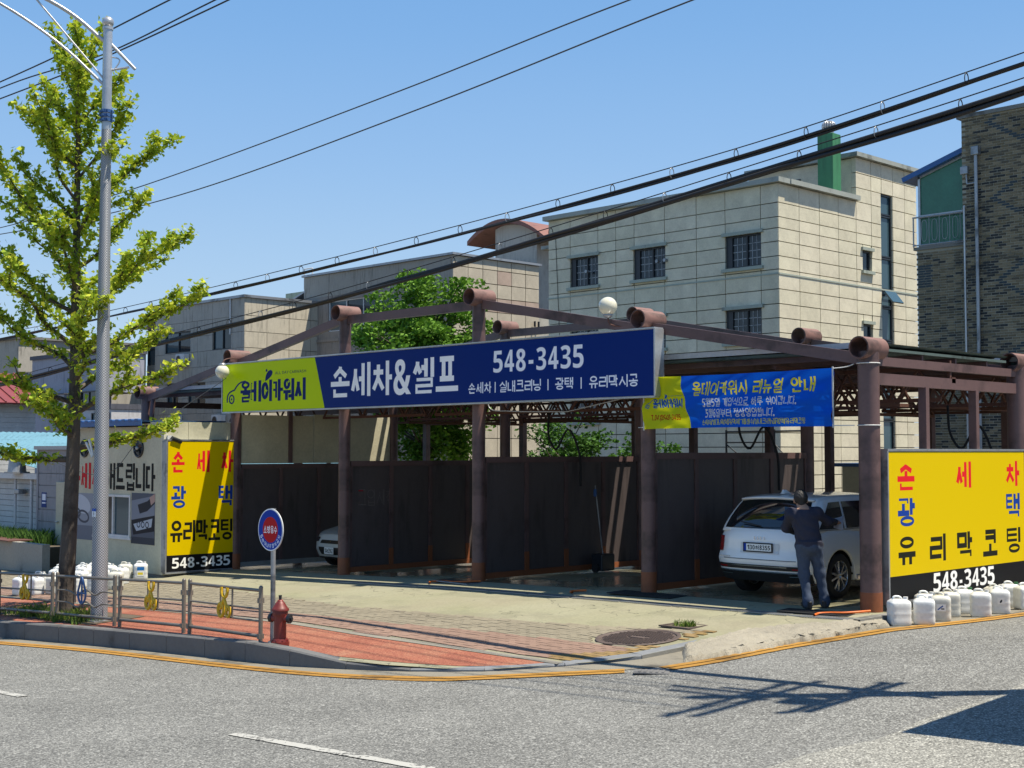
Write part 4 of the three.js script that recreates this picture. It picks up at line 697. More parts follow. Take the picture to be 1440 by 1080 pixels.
// hoses, mats and small gear in the bays
function lay(name, label, cat, pts, r, m, grp) { const t = tag(mesh(name, tube(pts.map(([x, z]) => V(x, apronY(x, z) + r + .012, z)), r, 50, 8), m), label, cat, grp); return t; }
lay('orange_hose', 'orange hose lying on the floor beside the thick corner post', 'hose', [[.1, .2], [.0, .42], [-.12, .55], [-.3, .62], [-.42, .72], [-.40, .86]], .018, M.hose);
lay('orange_hose', 'orange hose lying at the foot of the post between the second and third bay', 'hose', [[-8.1, .15], [-8.3, .42], [-8.5, .5], [-8.8, .45], [-9.0, .6], [-8.85, .75]], .018, M.hose);
lay('orange_hose', 'short piece of orange hose beside the partition foot of the third bay', 'hose', [[-5.2, .4], [-5.32, .5], [-5.36, .62], [-5.25, .7]], .018, M.hose);
for (const [x, z, w, d, a, l] of [[-.55, .55, 1.1, .4, .15, 'black rubber floor mat beside the orange hose at the corner post'], [-4.0, .25, 1.3, .5, .05, 'black rubber floor mat at the foot of the fourth post'], [-8.5, .35, 1.0, .4, -.05, 'pale wet floor mat at the foot of the third post']]) { const t = thing('floor_mat', l, 'mat', [x, apronY(x, z) + .011, z], a); mesh('mat_pad', rbx(w, .02, d, .008), l.startsWith('pale') ? M.galv : M.rubber, t); const ribs = []; for (let k = -4; k <= 4; k++) ribs.push(bx(w * .94, .006, .012, 0, .013, k * d / 10)); mesh('mat_ribs', ribs, M.rubber, t); }
for (const [x, z, i] of [[-4.5, -3.0, 1], [-9.0, -2.6, 2], [-1.2, -4.6, 3]]) tag(mesh('hanging_hose', tube([V(x, 3.1, z), V(x + .1, 2.6, z + .1), V(x + .3, 2.35, z + .1), V(x + .55, 2.75, z), V(x + .75, 2.3, z - .1), V(x + .8, 1.6, z - .1)], .022, 50, 8), M.rubber), ['black looped hose hanging above the partition behind the cloth banner', 'black looped hose hanging in the bay under the dark blue sign', 'black looped hose hanging beside the thick corner post'][i - 1], 'hose');
{ const t = thing('wash_gun_stand', 'dark high-pressure washer stand against the middle partition', 'machine', [-8.05, floorY(-8.3), -3.2]); mesh('casing', rbx(.3, .34, .4, .03, 0, .2, 0), M.darkFrame, t); mesh('lance', rod(V(.0, .3, 0), V(-.12, 1.75, .1), .014), M.galv, t); mesh('handle', rbx(.06, .16, .06, .02, -.12, 1.6, .1), M.bluePaint, t); mesh('wheel', new THREE.CylinderGeometry(.09, .09, .05, 18).rotateX(Math.PI / 2).translate(0, .09, .23), M.rubber, t); }
{ // kiosk at the back
  const t = thing('rear_kiosk', 'small cream kiosk with a blue roof edge and red post behind the bays', 'kiosk', [-6.9, -.05, -10.3]);
  mesh('wall', span(0, 3.2, 0, 2.0, -1.5, 0), M.cream, t); mesh('roof', span(-.2, 3.4, 2.0, 2.08, -1.6, .2), M.blueRoof, t); mesh('red_post', span(1.5, 1.75, 0, 2.0, .0, .12), mat(lin(.16, .03, .035), {}), t); mesh('notice', bx(.9, .8, .02, 2.3, 1.45, .02), print(canvasTex(180, 160, (c) => { c.fillStyle = '#b9bcb8'; c.fillRect(0, 0, 180, 160); c.fillStyle = '#666'; for (let k = 0; k < 6; k++) c.fillRect(20, 20 + k * 22, 100 + (k * 37) % 40, 6); })), t);
}
{ const t = thing('scaffold_frame', 'thin black scaffold trestle frame behind the bays', 'scaffold', [-12.4, -.2, -13.2]); const b = []; for (const x of [0, 1.6, 2.6]) b.push(rod(V(x, 0, 0), V(x, 3.1, 0), .03, 8)); mesh('upright', b, M.black, t); mesh('rail', [rod(V(0, 3.05, 0), V(2.6, 3.05, 0), .025, 8), rod(V(0, 2.75, 0), V(1.6, 2.75, 0), .02, 8)], M.black, t); mesh('diagonal', [rod(V(0, 2.7, 0), V(1.6, 1.6, 0), .018, 8), rod(V(1.6, 2.7, 0), V(2.6, 1.8, 0), .018, 8)], M.black, t); }
mesh('wall_lettering', new THREE.PlaneGeometry(1.0, .42).rotateY(Math.PI / 2).translate(-12.48 + .023, 1.32, -.83), print(canvasTex(400, 168, (c) => { c.clearRect(0, 0, 400, 168); c.strokeStyle = '#6a6866'; write(c, '고압세척', 0, 14, 400, 140, { weight: .05, color: '#77716d', gap: .16 }); c.fillStyle = '#8a2a30'; c.fillRect(12, 18, 50, 12); }), { transparent: true, roughness: .7 }), canopy);
// ---------------------------------------------------------------- street furniture
const kerbTop = (x) => roadY(x, kerbZ(x)) + kerbH(x);
{ // railing panels with bicycle ornaments
  const FH = .80;
  function rail(label, x0, x1, z0, z1, blue) {
    const y0 = apronY(x0, z0), y1 = apronY(x1, z1), L = Math.hypot(x1 - x0, z1 - z0), t = thing('railing_panel', label, 'railing', [x0, y0, z0], -Math.atan2(z1 - z0, x1 - x0), 'railing panels along the kerb'), k = (y1 - y0) / L;
    const P = (s, y, n = 0) => V(s, y + k * s, n);
    for (const s of [.03, L - .03]) { mesh('post', [rod(P(s, -.05), P(s, FH), .031, 14), new THREE.SphereGeometry(.031, 12, 8).translate(s, FH + k * s, 0)], M.fence, t); for (const h of [.62, .12]) mesh('post_clamp', bx(.05, .07, .085, s, h + k * s, 0), M.fence, t); }
    const hs = blue ? [.76, .12] : [.76, .50, .33, .12];
    hs.forEach((h, i) => mesh('rail', rod(P(.05, h), P(L - .05, h), i === 0 ? .024 : i === hs.length - 1 ? .026 : .015, 12), M.fence, t));
    if (blue) {
      for (const [h, d] of [[.53, -1], [.33, -1]]) mesh('rail', tube([P(.05, h), P(.45, h - .01), P(.75, h - .07), P(1.0, h + .03), P(1.3, h - .05), P(1.55, h + .01), P(L - .05, h)], .014, 40, 8), M.fence, t);
      mesh('rail', rod(P(.65, .33), P(.65, .76), .013), M.fence, t);
      const o = group('ornament', [L * .47, .54 + k * L * .47, .03], 0, t); mesh('drop_frame', tube([V(0, .22, 0), V(-.09, .06, 0), V(-.13, -.06, 0), V(-.07, -.18, 0), V(0, -.21, 0), V(.07, -.18, 0), V(.13, -.06, 0), V(.09, .06, 0)], .018, 60, 8, true), M.bluePaint, o); mesh('cross_bar', [rod(V(0, .22, 0), V(0, -.2, 0), .015), rod(V(-.13, -.04, 0), V(.13, -.04, 0), .015)], M.bluePaint, o);
    } else {
      const c = L * .53; for (const s of [c - .15, c + .15]) mesh('upright', rod(P(s, .33), P(s, .76), .014), M.fence, t);
      const o = group('bicycle_ornament', [c, .34 + k * c, .035], 0, t);
      mesh('front_wheel', new THREE.TorusGeometry(.085, .026, 10, 28).scale(.85, 1.1, 1).translate(-.085, .09, 0), M.yellowPaint, o); mesh('rear_wheel', new THREE.TorusGeometry(.062, .023, 10, 28).scale(.8, 1.15, 1).translate(.095, .075, 0), M.yellowPaint, o);
      mesh('bike_frame', [tube([V(-.085, .10, .01), V(-.02, .22, .01), V(.0, .27, .01)], .022, 16, 8), tube([V(.09, .08, .01), V(.04, .2, .01), V(.0, .27, .01)], .022, 16, 8)], M.yellowPaint, o);
      mesh('handlebar', tube([V(-.075, .42, 0), V(-.07, .35, 0), V(-.03, .285, 0), V(.03, .285, 0), V(.07, .35, 0), V(.075, .42, 0)], .024, 30, 8), M.yellowPaint, o);
    }
  }
  const X = [-5.68, -7.66, -9.72, -11.80, -13.9], Z = [6.55, 6.60, 6.64, 6.70, 6.80];
  const L = ['grey brown railing panel with yellow bicycle beside the fire hydrant', 'grey brown railing panel with yellow bicycle between the hydrant panel and the lamp post', 'railing panel with a blue drop ornament in front of the lamp post', 'railing panel with yellow bicycle in front of the ginkgo tree'];
  for (let i = 0; i < 4; i++) rail(L[i], X[i + 1] + .055, X[i] - .055, Z[i + 1], Z[i], i === 2);
}
{ // fire hydrant
  const x = -5.42, z = 6.46, t = thing('fire_hydrant', 'weathered red fire hydrant standing on the red path by the kerb', 'hydrant', [x, apronY(x, z), z], .5); t.scale.set(.86, .98, .86);
  mesh('flange', [cyl(.15, .15, .05, 0, .05, 0, 28), cyl(.135, .12, .05, 0, .09, 0, 28)], M.hydrant, t); mesh('flange_bolt', Array.from({ length: 8 }, (_, k) => cyl(.014, .014, .03, Math.cos(k * .785) * .13, .085, Math.sin(k * .785) * .13, 6)), M.hydrant, t);
  mesh('barrel', lathe([[.10, .1], [.098, .42], [.125, .44], [.125, .50], [.11, .515]], 28), M.hydrant, t);
  mesh('bonnet', lathe([[.14, .505], [.145, .53], [.12, .55], [.085, .60], [.06, .635], [.045, .64], [.045, .66], [0, .66]], 28), M.hydrant, t); mesh('operating_nut', cyl(.022, .03, .07, 0, .69, 0, 5), M.darkFrame, t);
  for (const a of [.35, Math.PI + .35]) { const o = group('outlet', [0, .40, 0], -a + .2, t); mesh('outlet_neck', rod(V(.08, 0, 0), V(.16, 0, 0), .052, 18), M.hydrant, o); mesh('outlet_cap', [rod(V(.15, 0, 0), V(.205, 0, 0), .066, 8), rod(V(.2, 0, 0), V(.235, 0, 0), .03, 6)], M.darkFrame, o); }
}
{ // hydrant sign
  const x = -5.72, z = 6.38, y = apronY(x, z), t = thing('hydrant_sign', 'round blue and red fire water sign on a grey pole behind the hydrant', 'sign', [x, y, z]);
  mesh('pole', [cyl(.035, .035, 1.9, 0, .95, 0, 18), cyl(.08, .06, .03, 0, .015, 0, 18)], M.galv, t);
  const sg = group('sign_disc', [0, 1.60, .045], .02, t);
  const R = .30; mesh('disc_plate', new THREE.CylinderGeometry(R, R, .012, 48).rotateX(Math.PI / 2), M.white, sg);
  mesh('disc_print', new THREE.CircleGeometry(R - .004, 48).translate(0, 0, .009), print(canvasTex(512, 512, (c) => {
    c.fillStyle = '#eceef0'; c.fillRect(0, 0, 512, 512); c.fillStyle = '#1c3f9e'; c.beginPath(); c.arc(256, 256, 244, 0, 7); c.fill(); c.fillStyle = '#b82428'; c.beginPath(); c.arc(256, 256, 158, 0, 7); c.fill();
    write(c, '소방용수', 112, 206, 288, 92, { weight: .14, color: '#f2f2f2' });
    [...'5m이내주정차금지'].forEach((q, k, l) => { const a = Math.PI * (.86 - .72 * k / (l.length - 1)); c.save(); c.translate(256 + Math.cos(a) * 200, 256 + Math.sin(a) * 200); c.rotate(a - Math.PI / 2); write(c, q, -24, -26, 48, 52, { weight: .13, color: '#e8ebf2' }); c.restore(); });
  })), sg);
  mesh('clamp', bx(.09, .05, .07, 0, 0, -.035), M.galv, sg);
}
{ // street lamp
  const x = -10.75, z = 6.42, y = apronY(x, z), t = thing('street_lamp', 'tall galvanised street lamp post with knurled sheath and blue band', 'street lamp', [x, y, z]);
  const knurl = tex(128, .045, (u, v) => { const a = Math.sin(u * Math.PI * 4), b = Math.sin(v * Math.PI * 4); return 255 * clamp(.5 + .5 * a * b, 0, 1); }, false);
  const sheath = mat(lin(.50, .52, .55), { roughness: .45, metalness: .35, map: tex(256, .09, (u, v) => { const q = Math.sin(u * Math.PI * 4) * Math.sin(v * Math.PI * 4); return 255 * (.62 + .38 * clamp(q * 1.6 + .3, 0, 1)); }), bumpMap: knurl, bumpScale: .004, metric: false });
  const H = 8.35; const sg = new THREE.CylinderGeometry(.085, .145, H - .05, 8, 1); { const uv = sg.attributes.uv; for (let i = 0; i < uv.count; i++) uv.setXY(i, uv.getX(i) * .8, uv.getY(i) * H); }
  mesh('sheath', sg.translate(0, H / 2, 0), sheath, t);
  mesh('base_plate', [bx(.36, .03, .36, 0, .015, 0), bx(.02, .22, .3, 0, .12, 0), bx(.3, .22, .02, 0, .12, 0)], M.galv, t);
  mesh('upper_shaft', [cyl(.082, .078, 1.75, 0, H + .85, 0, 20)], M.alu, t);
  for (let k = 0; k < 3; k++) { const o = []; o.push(new THREE.CylinderGeometry(.108, .108, .055, 8, 1).translate(0, H + .14 + k * .075, 0)); for (let q = 0; q < 8; q++) o.push(bx(.05, .03, .02, Math.cos(q * .785 + .39) * .108, H + .14 + k * .075, Math.sin(q * .785 + .39) * .108).clone()); mesh('blue_band', o, M.bluePaint, t); }
  mesh('finial', [new THREE.SphereGeometry(.10, 20, 14).translate(0, H + 1.84, 0), cyl(.09, .09, .05, 0, H + 1.73, 0, 18)], M.alu, t);
  // arms swing out over the road (+z, -x side)
  const d = V(-.55, 0, .84), A = (s, y2) => V(d.x * s, H + y2, d.z * s);
  mesh('lamp_arm', tube([A(.05, 1.5), A(.6, 1.95), A(1.3, 2.3), A(2.4, 2.55)], .035, 30, 8), M.alu, t); mesh('lamp_arm', tube([A(.05, .75), A(.7, 1.35), A(1.4, 1.85), A(2.2, 2.3)], .025, 30, 8), M.alu, t); mesh('arm_strut', rod(A(.05, .85), A(1.2, 2.2), .016), M.alu, t);
  mesh('counter_arm', [rod(A(-.02, 1.5), A(-.46, 1.05), .03, 8), rod(A(0, 1.0), A(-.36, 1.08), .02, 8), tube([A(0, 1.25), A(-.2, 1.2), A(-.1, 1.0)], .012, 12, 6)], M.alu, t);
  const lum = group('luminaire', [d.x * 2.6, H + 2.55, d.z * 2.6], Math.atan2(d.x, d.z), t); mesh('luminaire_body', rbx(.3, .1, .7, .04), M.alu, lum);
  mesh('small_sticker', new THREE.PlaneGeometry(.13, .14).rotateY(.0).translate(.02, 1.82, .13), print(canvasTex(128, 138, (c) => { c.fillStyle = '#dfe4ea'; c.fillRect(0, 0, 128, 138); c.fillStyle = '#2b56ae'; c.fillRect(0, 0, 128, 46); c.fillStyle = '#444'; c.fillRect(56, 60, 14, 50); })), t);
  mesh('torch_clip', [rod(V(-.12, 2.75, .1), V(-.24, 3.0, .16), .02, 8), rod(V(-.10, 2.78, .1), V(-.13, 3.05, .16), .02, 8)], M.white, t);
}
{ // jerrycans
  const body = shell([8, 12, 8], (a, b, c) => { const y = (b + 1) / 2, rib = (Math.abs(y - .3) < .04 || Math.abs(y - .62) < .04) ? -.004 : 0, sh = y > .86 ? 1 - .35 * Math.pow((y - .86) / .14, 2) : y < .06 ? .94 : 1, q = Math.pow(Math.pow(Math.abs(a), 6) + Math.pow(Math.abs(c), 6), 1 / 6) || 1, k = Math.max(Math.abs(a), Math.abs(c)) / q; return [a * k * (.148 + rib) * sh, .005 + y * .36, c * k * (.125 + rib) * sh]; });
  function can(m, cap) { const t = group('jerrycan'); mesh('can_body', body, m, t); mesh('handle', tube([V(-.085, .355, 0), V(-.075, .395, 0), V(0, .40, 0), V(.035, .375, 0)], .016, 16, 6), m, t); mesh('cap', [cyl(.032, .032, .035, .085, .382, .03, 14)], cap, t); return t; }
  const blue = print(canvasTex(100, 70, (c) => { c.fillStyle = '#e8e8e4'; c.fillRect(0, 0, 100, 70); c.strokeStyle = '#1f4f96'; c.lineWidth = 12; c.beginPath(); c.moveTo(15, 55); c.lineTo(70, 15); c.stroke(); c.fillStyle = '#333'; c.fillRect(50, 40, 34, 12); }), { roughness: .5 });
  const lab = print(canvasTex(120, 150, (c) => { c.fillStyle = '#f0f0ea'; c.fillRect(0, 0, 120, 150); c.fillStyle = '#2a74b8'; c.fillRect(0, 0, 120, 60); c.fillStyle = '#e6d23a'; c.fillRect(10, 90, 90, 40); }), { roughness: .5 });
  const protos = [can(M.plastic, M.white), can(M.plastic, M.capGreen), can(M.plasticB, M.white)];
  protos.forEach((p) => scene.remove(p)); names.set('jerrycan', 0);
  const base = M.plastic;
  const R = [[.60, .28, 0], [.80, -.05, 0], [.74, -.62, 2, 'b'], [.42, -.78, 0], [.52, -1.30, 2], [.45, -1.88, 1], [.90, -1.52, 0], [.88, -2.16, 0, 's'], [.58, -2.62, 2], [.50, -3.3, 1], [.86, -3.05, 0], [.80, -3.75, 2], [.5, -4.2, 0]];
  const ORD = ['first', 'second', 'third', 'fourth', 'fifth', 'sixth', 'seventh']; let nf = 0, nb = 0;
  R.forEach(([x, z, k, extra]) => { const fr = x >= .58, nth = ORD[fr ? nf++ : nb++];
    const c = copy(protos[k], [x, roadY(x, z) + .006, z], rr(-.4, .4) + Math.PI * .25); tag(c, `${k === 1 ? 'green-capped' : k === 2 ? 'yellowed' : 'clean white'} jerrycan, ${nth} from the corner post in the ${fr ? 'outer' : 'inner'} row below the yellow sign`, 'jerrycan', 'jerrycans below the wide yellow sign board');
    if (extra) { mesh('label', new THREE.PlaneGeometry(extra === 'b' ? .13 : .1, .1).translate(.01, .2, .128), extra === 'b' ? blue : print(canvasTex(60, 60, (q) => { q.fillStyle = '#e8e8e4'; q.fillRect(0, 0, 60, 60); q.fillStyle = '#26282c'; q.beginPath(); q.ellipse(30, 34, 8, 16, .5, 0, 7); q.fill(); })), c); c.userData.label = extra === 'b' ? 'jerrycan with a blue slash label in the row below the wide yellow sign' : 'jerrycan with a small black mark in the row below the wide yellow sign'; }
  });
  const Lc = [[-16.9, 5.0, 0], [-16.5, 4.85, 0], [-16.2, 4.6, 2], [-15.85, 4.35, 0], [-15.6, 4.0, 0], [-15.45, 3.62, 2], [-17.3, 4.4, 0], [-17.0, 4.1, 0], [-16.75, 3.75, 0], [-16.5, 3.4, 0], [-16.3, 3.05, 0], [-17.75, 3.8, 0], [-17.5, 3.3, 0], [-17.2, 2.85, 0], [-17.05, 2.55, 2], [-16.78, 2.32, 0, 'l'], [-18.1, 3.0, 0], [-18.4, 3.4, 0], [-18.3, 2.6, 0]];
  Lc.forEach(([x, z, k, l]) => { const c = copy(protos[k], [x, apronY(x, z) + .01, z], rr(-.5, .5) + .5); tag(c, l ? 'white jerrycan with a blue and yellow label beside the cream booth' : k === 2 ? 'cream tinted plastic jerrycan in the cluster before the cream booth' : 'white plastic jerrycan in the cluster before the cream booth', 'jerrycan', 'jerrycans before the cream booth'); if (l) mesh('label', new THREE.PlaneGeometry(.15, .2).translate(.01, .19, .128), lab, c); });
}
// ---------------------------------------------------------------- trees and plants
function leafMesh(list, size, cols, fan) { // list of [pos, dir]; each leaf two folded triangles
  const n = list.length, pos = new Float32Array(n * 12), nor = new Float32Array(n * 12), col = new Float32Array(n * 12), idx = new Uint32Array(n * 6), q = new THREE.Quaternion(), e = new THREE.Euler(), v = V(), nn = V();
  for (let i = 0; i < n; i++) {
    const [p, s0] = list[i], s = size * s0 * rr(.7, 1.25); e.set(rr(-1.1, 1.1), rr(0, 6.283), rr(-1.1, 1.1)); q.setFromEuler(e);
    const c = cols[Math.floor(rnd() * cols.length)], k = rr(.8, 1.2), b = [[0, 0, -.5 * s], [fan * .5 * s, .1 * s, .12 * s], [0, .02 * s, .5 * s], [-fan * .5 * s, .1 * s, .12 * s]];
    nn.set(0, 1, 0).applyQuaternion(q);
    for (let j = 0; j < 4; j++) { v.set(...b[j]).applyQuaternion(q).add(p); pos.set([v.x, v.y, v.z], i * 12 + j * 3); nor.set([nn.x, nn.y, nn.z], i * 12 + j * 3); col.set([c[0] * k, c[1] * k, c[2] * k], i * 12 + j * 3); }
    idx.set([i * 4, i * 4 + 2, i * 4 + 1, i * 4, i * 4 + 3, i * 4 + 2], i * 6);
  }
  const g = new THREE.BufferGeometry(); g.setAttribute('position', new THREE.BufferAttribute(pos, 3)); g.setAttribute('normal', new THREE.BufferAttribute(nor, 3)); g.setAttribute('color', new THREE.BufferAttribute(col, 3)); g.setIndex(new THREE.BufferAttribute(idx, 1)); return g;
}
const leafMat = (tr) => { const m = new THREE.MeshPhysicalMaterial({ color: 0xffffff, vertexColors: true, roughness: .8, specularIntensity: .25, transmission: tr, thickness: 0, side: THREE.DoubleSide }); m.userData.metric = false; return m; };
const ginkgoLeaf = leafMat(.42), treeLeaf = leafMat(.28);
function limb(pts, r0, r1, k = 7) { // tapered tube
  const c = new THREE.CatmullRomCurve3(pts), n = Math.max(6, pts.length * 4), g = new THREE.TubeGeometry(c, n, 1, k, false), p = g.attributes.position;
  for (let j = 0; j <= n; j++) { const o = c.getPointAt(j / n), r = lerp(r0, r1, j / n); for (let i = 0; i <= k; i++) { const q = j * (k + 1) + i; p.setXYZ(q, o.x + (p.getX(q) - o.x) * r, o.y + (p.getY(q) - o.y) * r, o.z + (p.getZ(q) - o.z) * r); } }
  g.computeVertexNormals(); return g;
}
{ // ginkgo by the railing
  const x = -12.35, z = 6.2, y = apronY(x, z), t = thing('ginkgo_tree', 'young ginkgo street tree with bright yellow-green leaves by the kerb', 'tree', [x, y, z]);
  const H = 10.55, trunkAt = (h) => V(.05 * Math.sin(h * .9) + .02 * h, h, .05 * Math.cos(h * .7));
  const tp = []; for (let h = -.1; h <= H; h += H / 14) tp.push(trunkAt(h));
  mesh('trunk', limb(tp, .155, .016, 12), M.bark, t);
  const leaves = [], cols = [[.44, .52, .035], [.33, .45, .035], [.54, .58, .05], [.26, .38, .03], [.42, .50, .045]];
  const tufts = (c, from, dens, reach) => { const L = c.getLength(); for (let s = from; s < 1; s += .06 / L) { const p = c.getPointAt(Math.min(s, 1)); const n = 6 + Math.floor(rnd() * 7 * dens); for (let k = 0; k < n; k++) leaves.push([p.clone().add(V(rr(-1, 1), rr(-.8, .9), rr(-1, 1)).multiplyScalar(reach * Math.sqrt(rnd()))), 1]); } };
  const branch = (parentTop, len, az, rise, r, depth) => {
    const d = V(Math.cos(az) * Math.cos(rise), Math.sin(rise), Math.sin(az) * Math.cos(rise)), pts = [parentTop.clone()], seg = 4;
    for (let k = 1; k <= seg; k++) { const s = k / seg; pts.push(parentTop.clone().addScaledVector(d, len * s).add(V(rr(-.05, .05) * len, .10 * len * s * s + rr(-.03, .03) * len, rr(-.05, .05) * len))); }
    const c = new THREE.CatmullRomCurve3(pts); mesh('branch', limb(pts, r, .005, 6), M.bark, t); tufts(c, depth ? .08 : .16, 1, .155);
    if (depth < 1 && len > 1.0) { const n = Math.round(len * 1.35); for (let k = 0; k < n; k++) { const s = .25 + .65 * (k + rnd() * .6) / n; branch(c.getPointAt(s), len * rr(.28, .48) * (1.1 - s * .5), az + (k % 2 ? 1 : -1) * rr(.5, 1.1), rise * .7 + rr(.0, .4), r * .4, depth + 1); } }
  };
  let az = 0; for (let h = 2.75; h < H - .3; h += .2) { const f = (h - 2.75) / (H - 2.75), len = interp(f, [0, .12, .35, .6, .85, 1], [1.7, 2.4, 2.6, 2.05, 1.15, .4]) * rr(.75, 1.15); az += 2.399; branch(trunkAt(h), len, az, interp(f, [0, .2, .6, 1], [.12, .42, .78, 1.05]) + rr(-.12, .15), .045 * (1.1 - f) + .008, 0); }
  tufts(new THREE.CatmullRomCurve3(tp.slice(5)), 0, .8, .16);
  mesh('crown', leafMesh(leaves, .092, cols, 1.15), ginkgoLeaf, t);
}
function clumpTree(name, label, pos, H, crown, cols, nClump, perClump, leaf, trunkR, grp) {
  const t = thing(name, label, 'tree', pos, 0, grp), leaves = [], c0 = V(...crown.c), R = crown.r;
  const tp = [V(0, -.1, 0), V(.05, c0.y * .3, .05), V(-.04, c0.y * .65, 0), V(0, c0.y, 0)]; mesh('trunk', limb(tp, trunkR, trunkR * .35, 10), M.bark, t);
  for (let k = 0; k < nClump; k++) {
    const u = rr(-1, 1), a = rr(0, 6.283), rad = Math.pow(rnd(), .42), w = Math.sqrt(1 - u * u), c = V(Math.cos(a) * w * R[0] * rad, u * R[1] * rad, Math.sin(a) * w * R[2] * rad); if (c.y < 0) { c.x *= .92; c.z *= .92; } c.add(c0);
    if (k < nClump * .5) { const st = V(0, clamp(c.y - .9, c0.y * .35, c0.y + R[1] * .3), 0); mesh('branch', limb([st, st.clone().lerp(c, .5).add(V(0, -.12, 0)), c], trunkR * .28, .012, 5), M.bark, t); }
    const cr = rr(.32, .62) * crown.k; for (let q = 0; q < perClump; q++) { const d = V(rr(-1, 1), rr(-1, 1), rr(-1, 1)); if (d.lengthSq() > 1) { q -= .5; continue; } leaves.push([c.clone().add(V(d.x * cr, d.y * cr * .7, d.z * cr)), 1]); }
  }
  mesh('crown', leafMesh(leaves, leaf, cols, .75), treeLeaf, t); return t;
}
clumpTree('broadleaf_tree', 'dense bright green broadleaf tree rising behind the long sign', [-22.2, -.3, -10.6], 8, { c: [0, 5.25, 0], r: [2.35, 3.2, 2.4], k: 1.0 }, [[.10, .22, .018], [.13, .27, .026], [.075, .17, .014], [.17, .32, .04]], 270, 190, .16, .16);
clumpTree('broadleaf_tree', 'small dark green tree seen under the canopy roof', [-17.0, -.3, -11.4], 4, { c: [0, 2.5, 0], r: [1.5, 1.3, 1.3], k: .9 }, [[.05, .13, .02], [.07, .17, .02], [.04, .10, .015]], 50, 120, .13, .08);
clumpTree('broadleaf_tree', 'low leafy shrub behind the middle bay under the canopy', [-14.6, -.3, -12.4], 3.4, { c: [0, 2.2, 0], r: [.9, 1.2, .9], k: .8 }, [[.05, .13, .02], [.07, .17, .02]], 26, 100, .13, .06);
function weeds(name, label, spots, h, blades, cols, kind) {
  const pos = [], col = [], nor = [];
  for (const [x, z, y, r] of spots) for (let k = 0; k < blades; k++) { const a = rr(0, 6.283), d = r * Math.sqrt(rnd()), px = x + Math.cos(a) * d, pz = z + Math.sin(a) * d, l = h * rr(.4, 1.1), w = rr(.006, .014) * (h > .3 ? 1.6 : 1), b = rr(0, 6.283), lean = l * rr(.1, .7), dx = Math.cos(b), dz = Math.sin(b), c = cols[Math.floor(rnd() * cols.length)]; const P = [[px - dz * w, y, pz + dx * w], [px + dz * w, y, pz - dx * w], [px + dx * lean * .4, y + l * .6, pz + dz * lean * .4], [px + dx * lean, y + l, pz + dz * lean]];
    for (const q of [P[0], P[1], P[2], P[1], P[3], P[2]]) { pos.push(...q); col.push(...c); } }
  const g = new THREE.BufferGeometry(); g.setAttribute('position', new THREE.Float32BufferAttribute(pos, 3)); g.setAttribute('color', new THREE.Float32BufferAttribute(col, 3)); g.computeVertexNormals();
  const o = mesh(name, g, treeLeaf); tag(o, label, kind ?? 'grass', null, 'stuff'); return o;
}
const greens = [[.12, .20, .03], [.09, .16, .03], [.20, .24, .05], [.16, .22, .04]];
{ const s = []; for (let k = 0; k < 46; k++) { const x = rr(-14.2, -10.6), z = rr(5.9, 6.75); s.push([x, z, apronY(x, z), .16]); } weeds('tree_pit_grass', 'scruffy grass and weeds around the foot of the ginkgo tree', s, .17, 34, greens); }
{ const x = -1.6, z = 2.3; weeds('drain_weeds', 'small weeds growing out of the square drain', [[x, z, apronY(x, z) + .008, .17], [x + .08, z, apronY(x, z) + .008, .1]], .09, 90, greens); }
{ const s = []; for (let k = 0; k < 130; k++) { const x = rr(-33, -23.2), z = rr(1.1, 2.05); s.push([x, z, -.15, .25]); } weeds('crop_plants', 'bed of upright green crop plants beyond the low concrete wall', s, .42, 40, [[.07, .15, .03], [.10, .19, .035], [.05, .12, .025]], 'plants'); }
structure('tree_pit', sheet(10, 6, (i, j) => [lerp(-14.4, -10.4, i), lerp(6.78, 5.75, j)], apronY, .014), M.soil);
// ---------------------------------------------------------------- buildings
const boxCache = new Map();
const cbox = (w, h, d) => { const n = Math.floor(rnd() * 5), k = [w, h, d].map((v) => v.toFixed(2)).join() + n; if (!boxCache.has(k)) { const g = boxUV(bx(w, h, d)), uv = g.attributes.uv; for (let i = 0; i < uv.count; i++) uv.setXY(i, uv.getX(i) + n * .83 + w * 1.7, uv.getY(i) + n * 1.37 + h * 2.3); boxCache.set(k, g); } return boxCache.get(k); };
function placed(name, g, m, parent, side, o, s, y, n) { // a piece on a facade: s along it, n outwards
  const q = new THREE.Mesh(g, m); q.name = name; q.castShadow = q.receiveShadow = true;
  if (side) { q.position.set(o[0] + n, o[1] + y, o[2] - s); q.rotation.y = Math.PI / 2; } else q.position.set(o[0] + s, o[1] + y, o[2] + n);
  parent.add(q); return q;
}
function cut(rects, [a0, a1, b0, b1]) { // rectangles minus one opening
  const out = [];
  for (const [x0, x1, y0, y1] of rects) {
    if (a1 <= x0 || a0 >= x1 || b1 <= y0 || b0 >= y1) { out.push([x0, x1, y0, y1]); continue; }
    const c0 = Math.max(x0, a0), c1 = Math.min(x1, a1);
    if (a0 > x0) out.push([x0, a0, y0, y1]); if (a1 < x1) out.push([a1, x1, y0, y1]);
    if (b0 > y0) out.push([c0, c1, y0, b0]); if (b1 < y1) out.push([c0, c1, b1, y1]);
  }
  return out.filter(([x0, x1, y0, y1]) => x1 - x0 > .05 && y1 - y0 > .05);
}
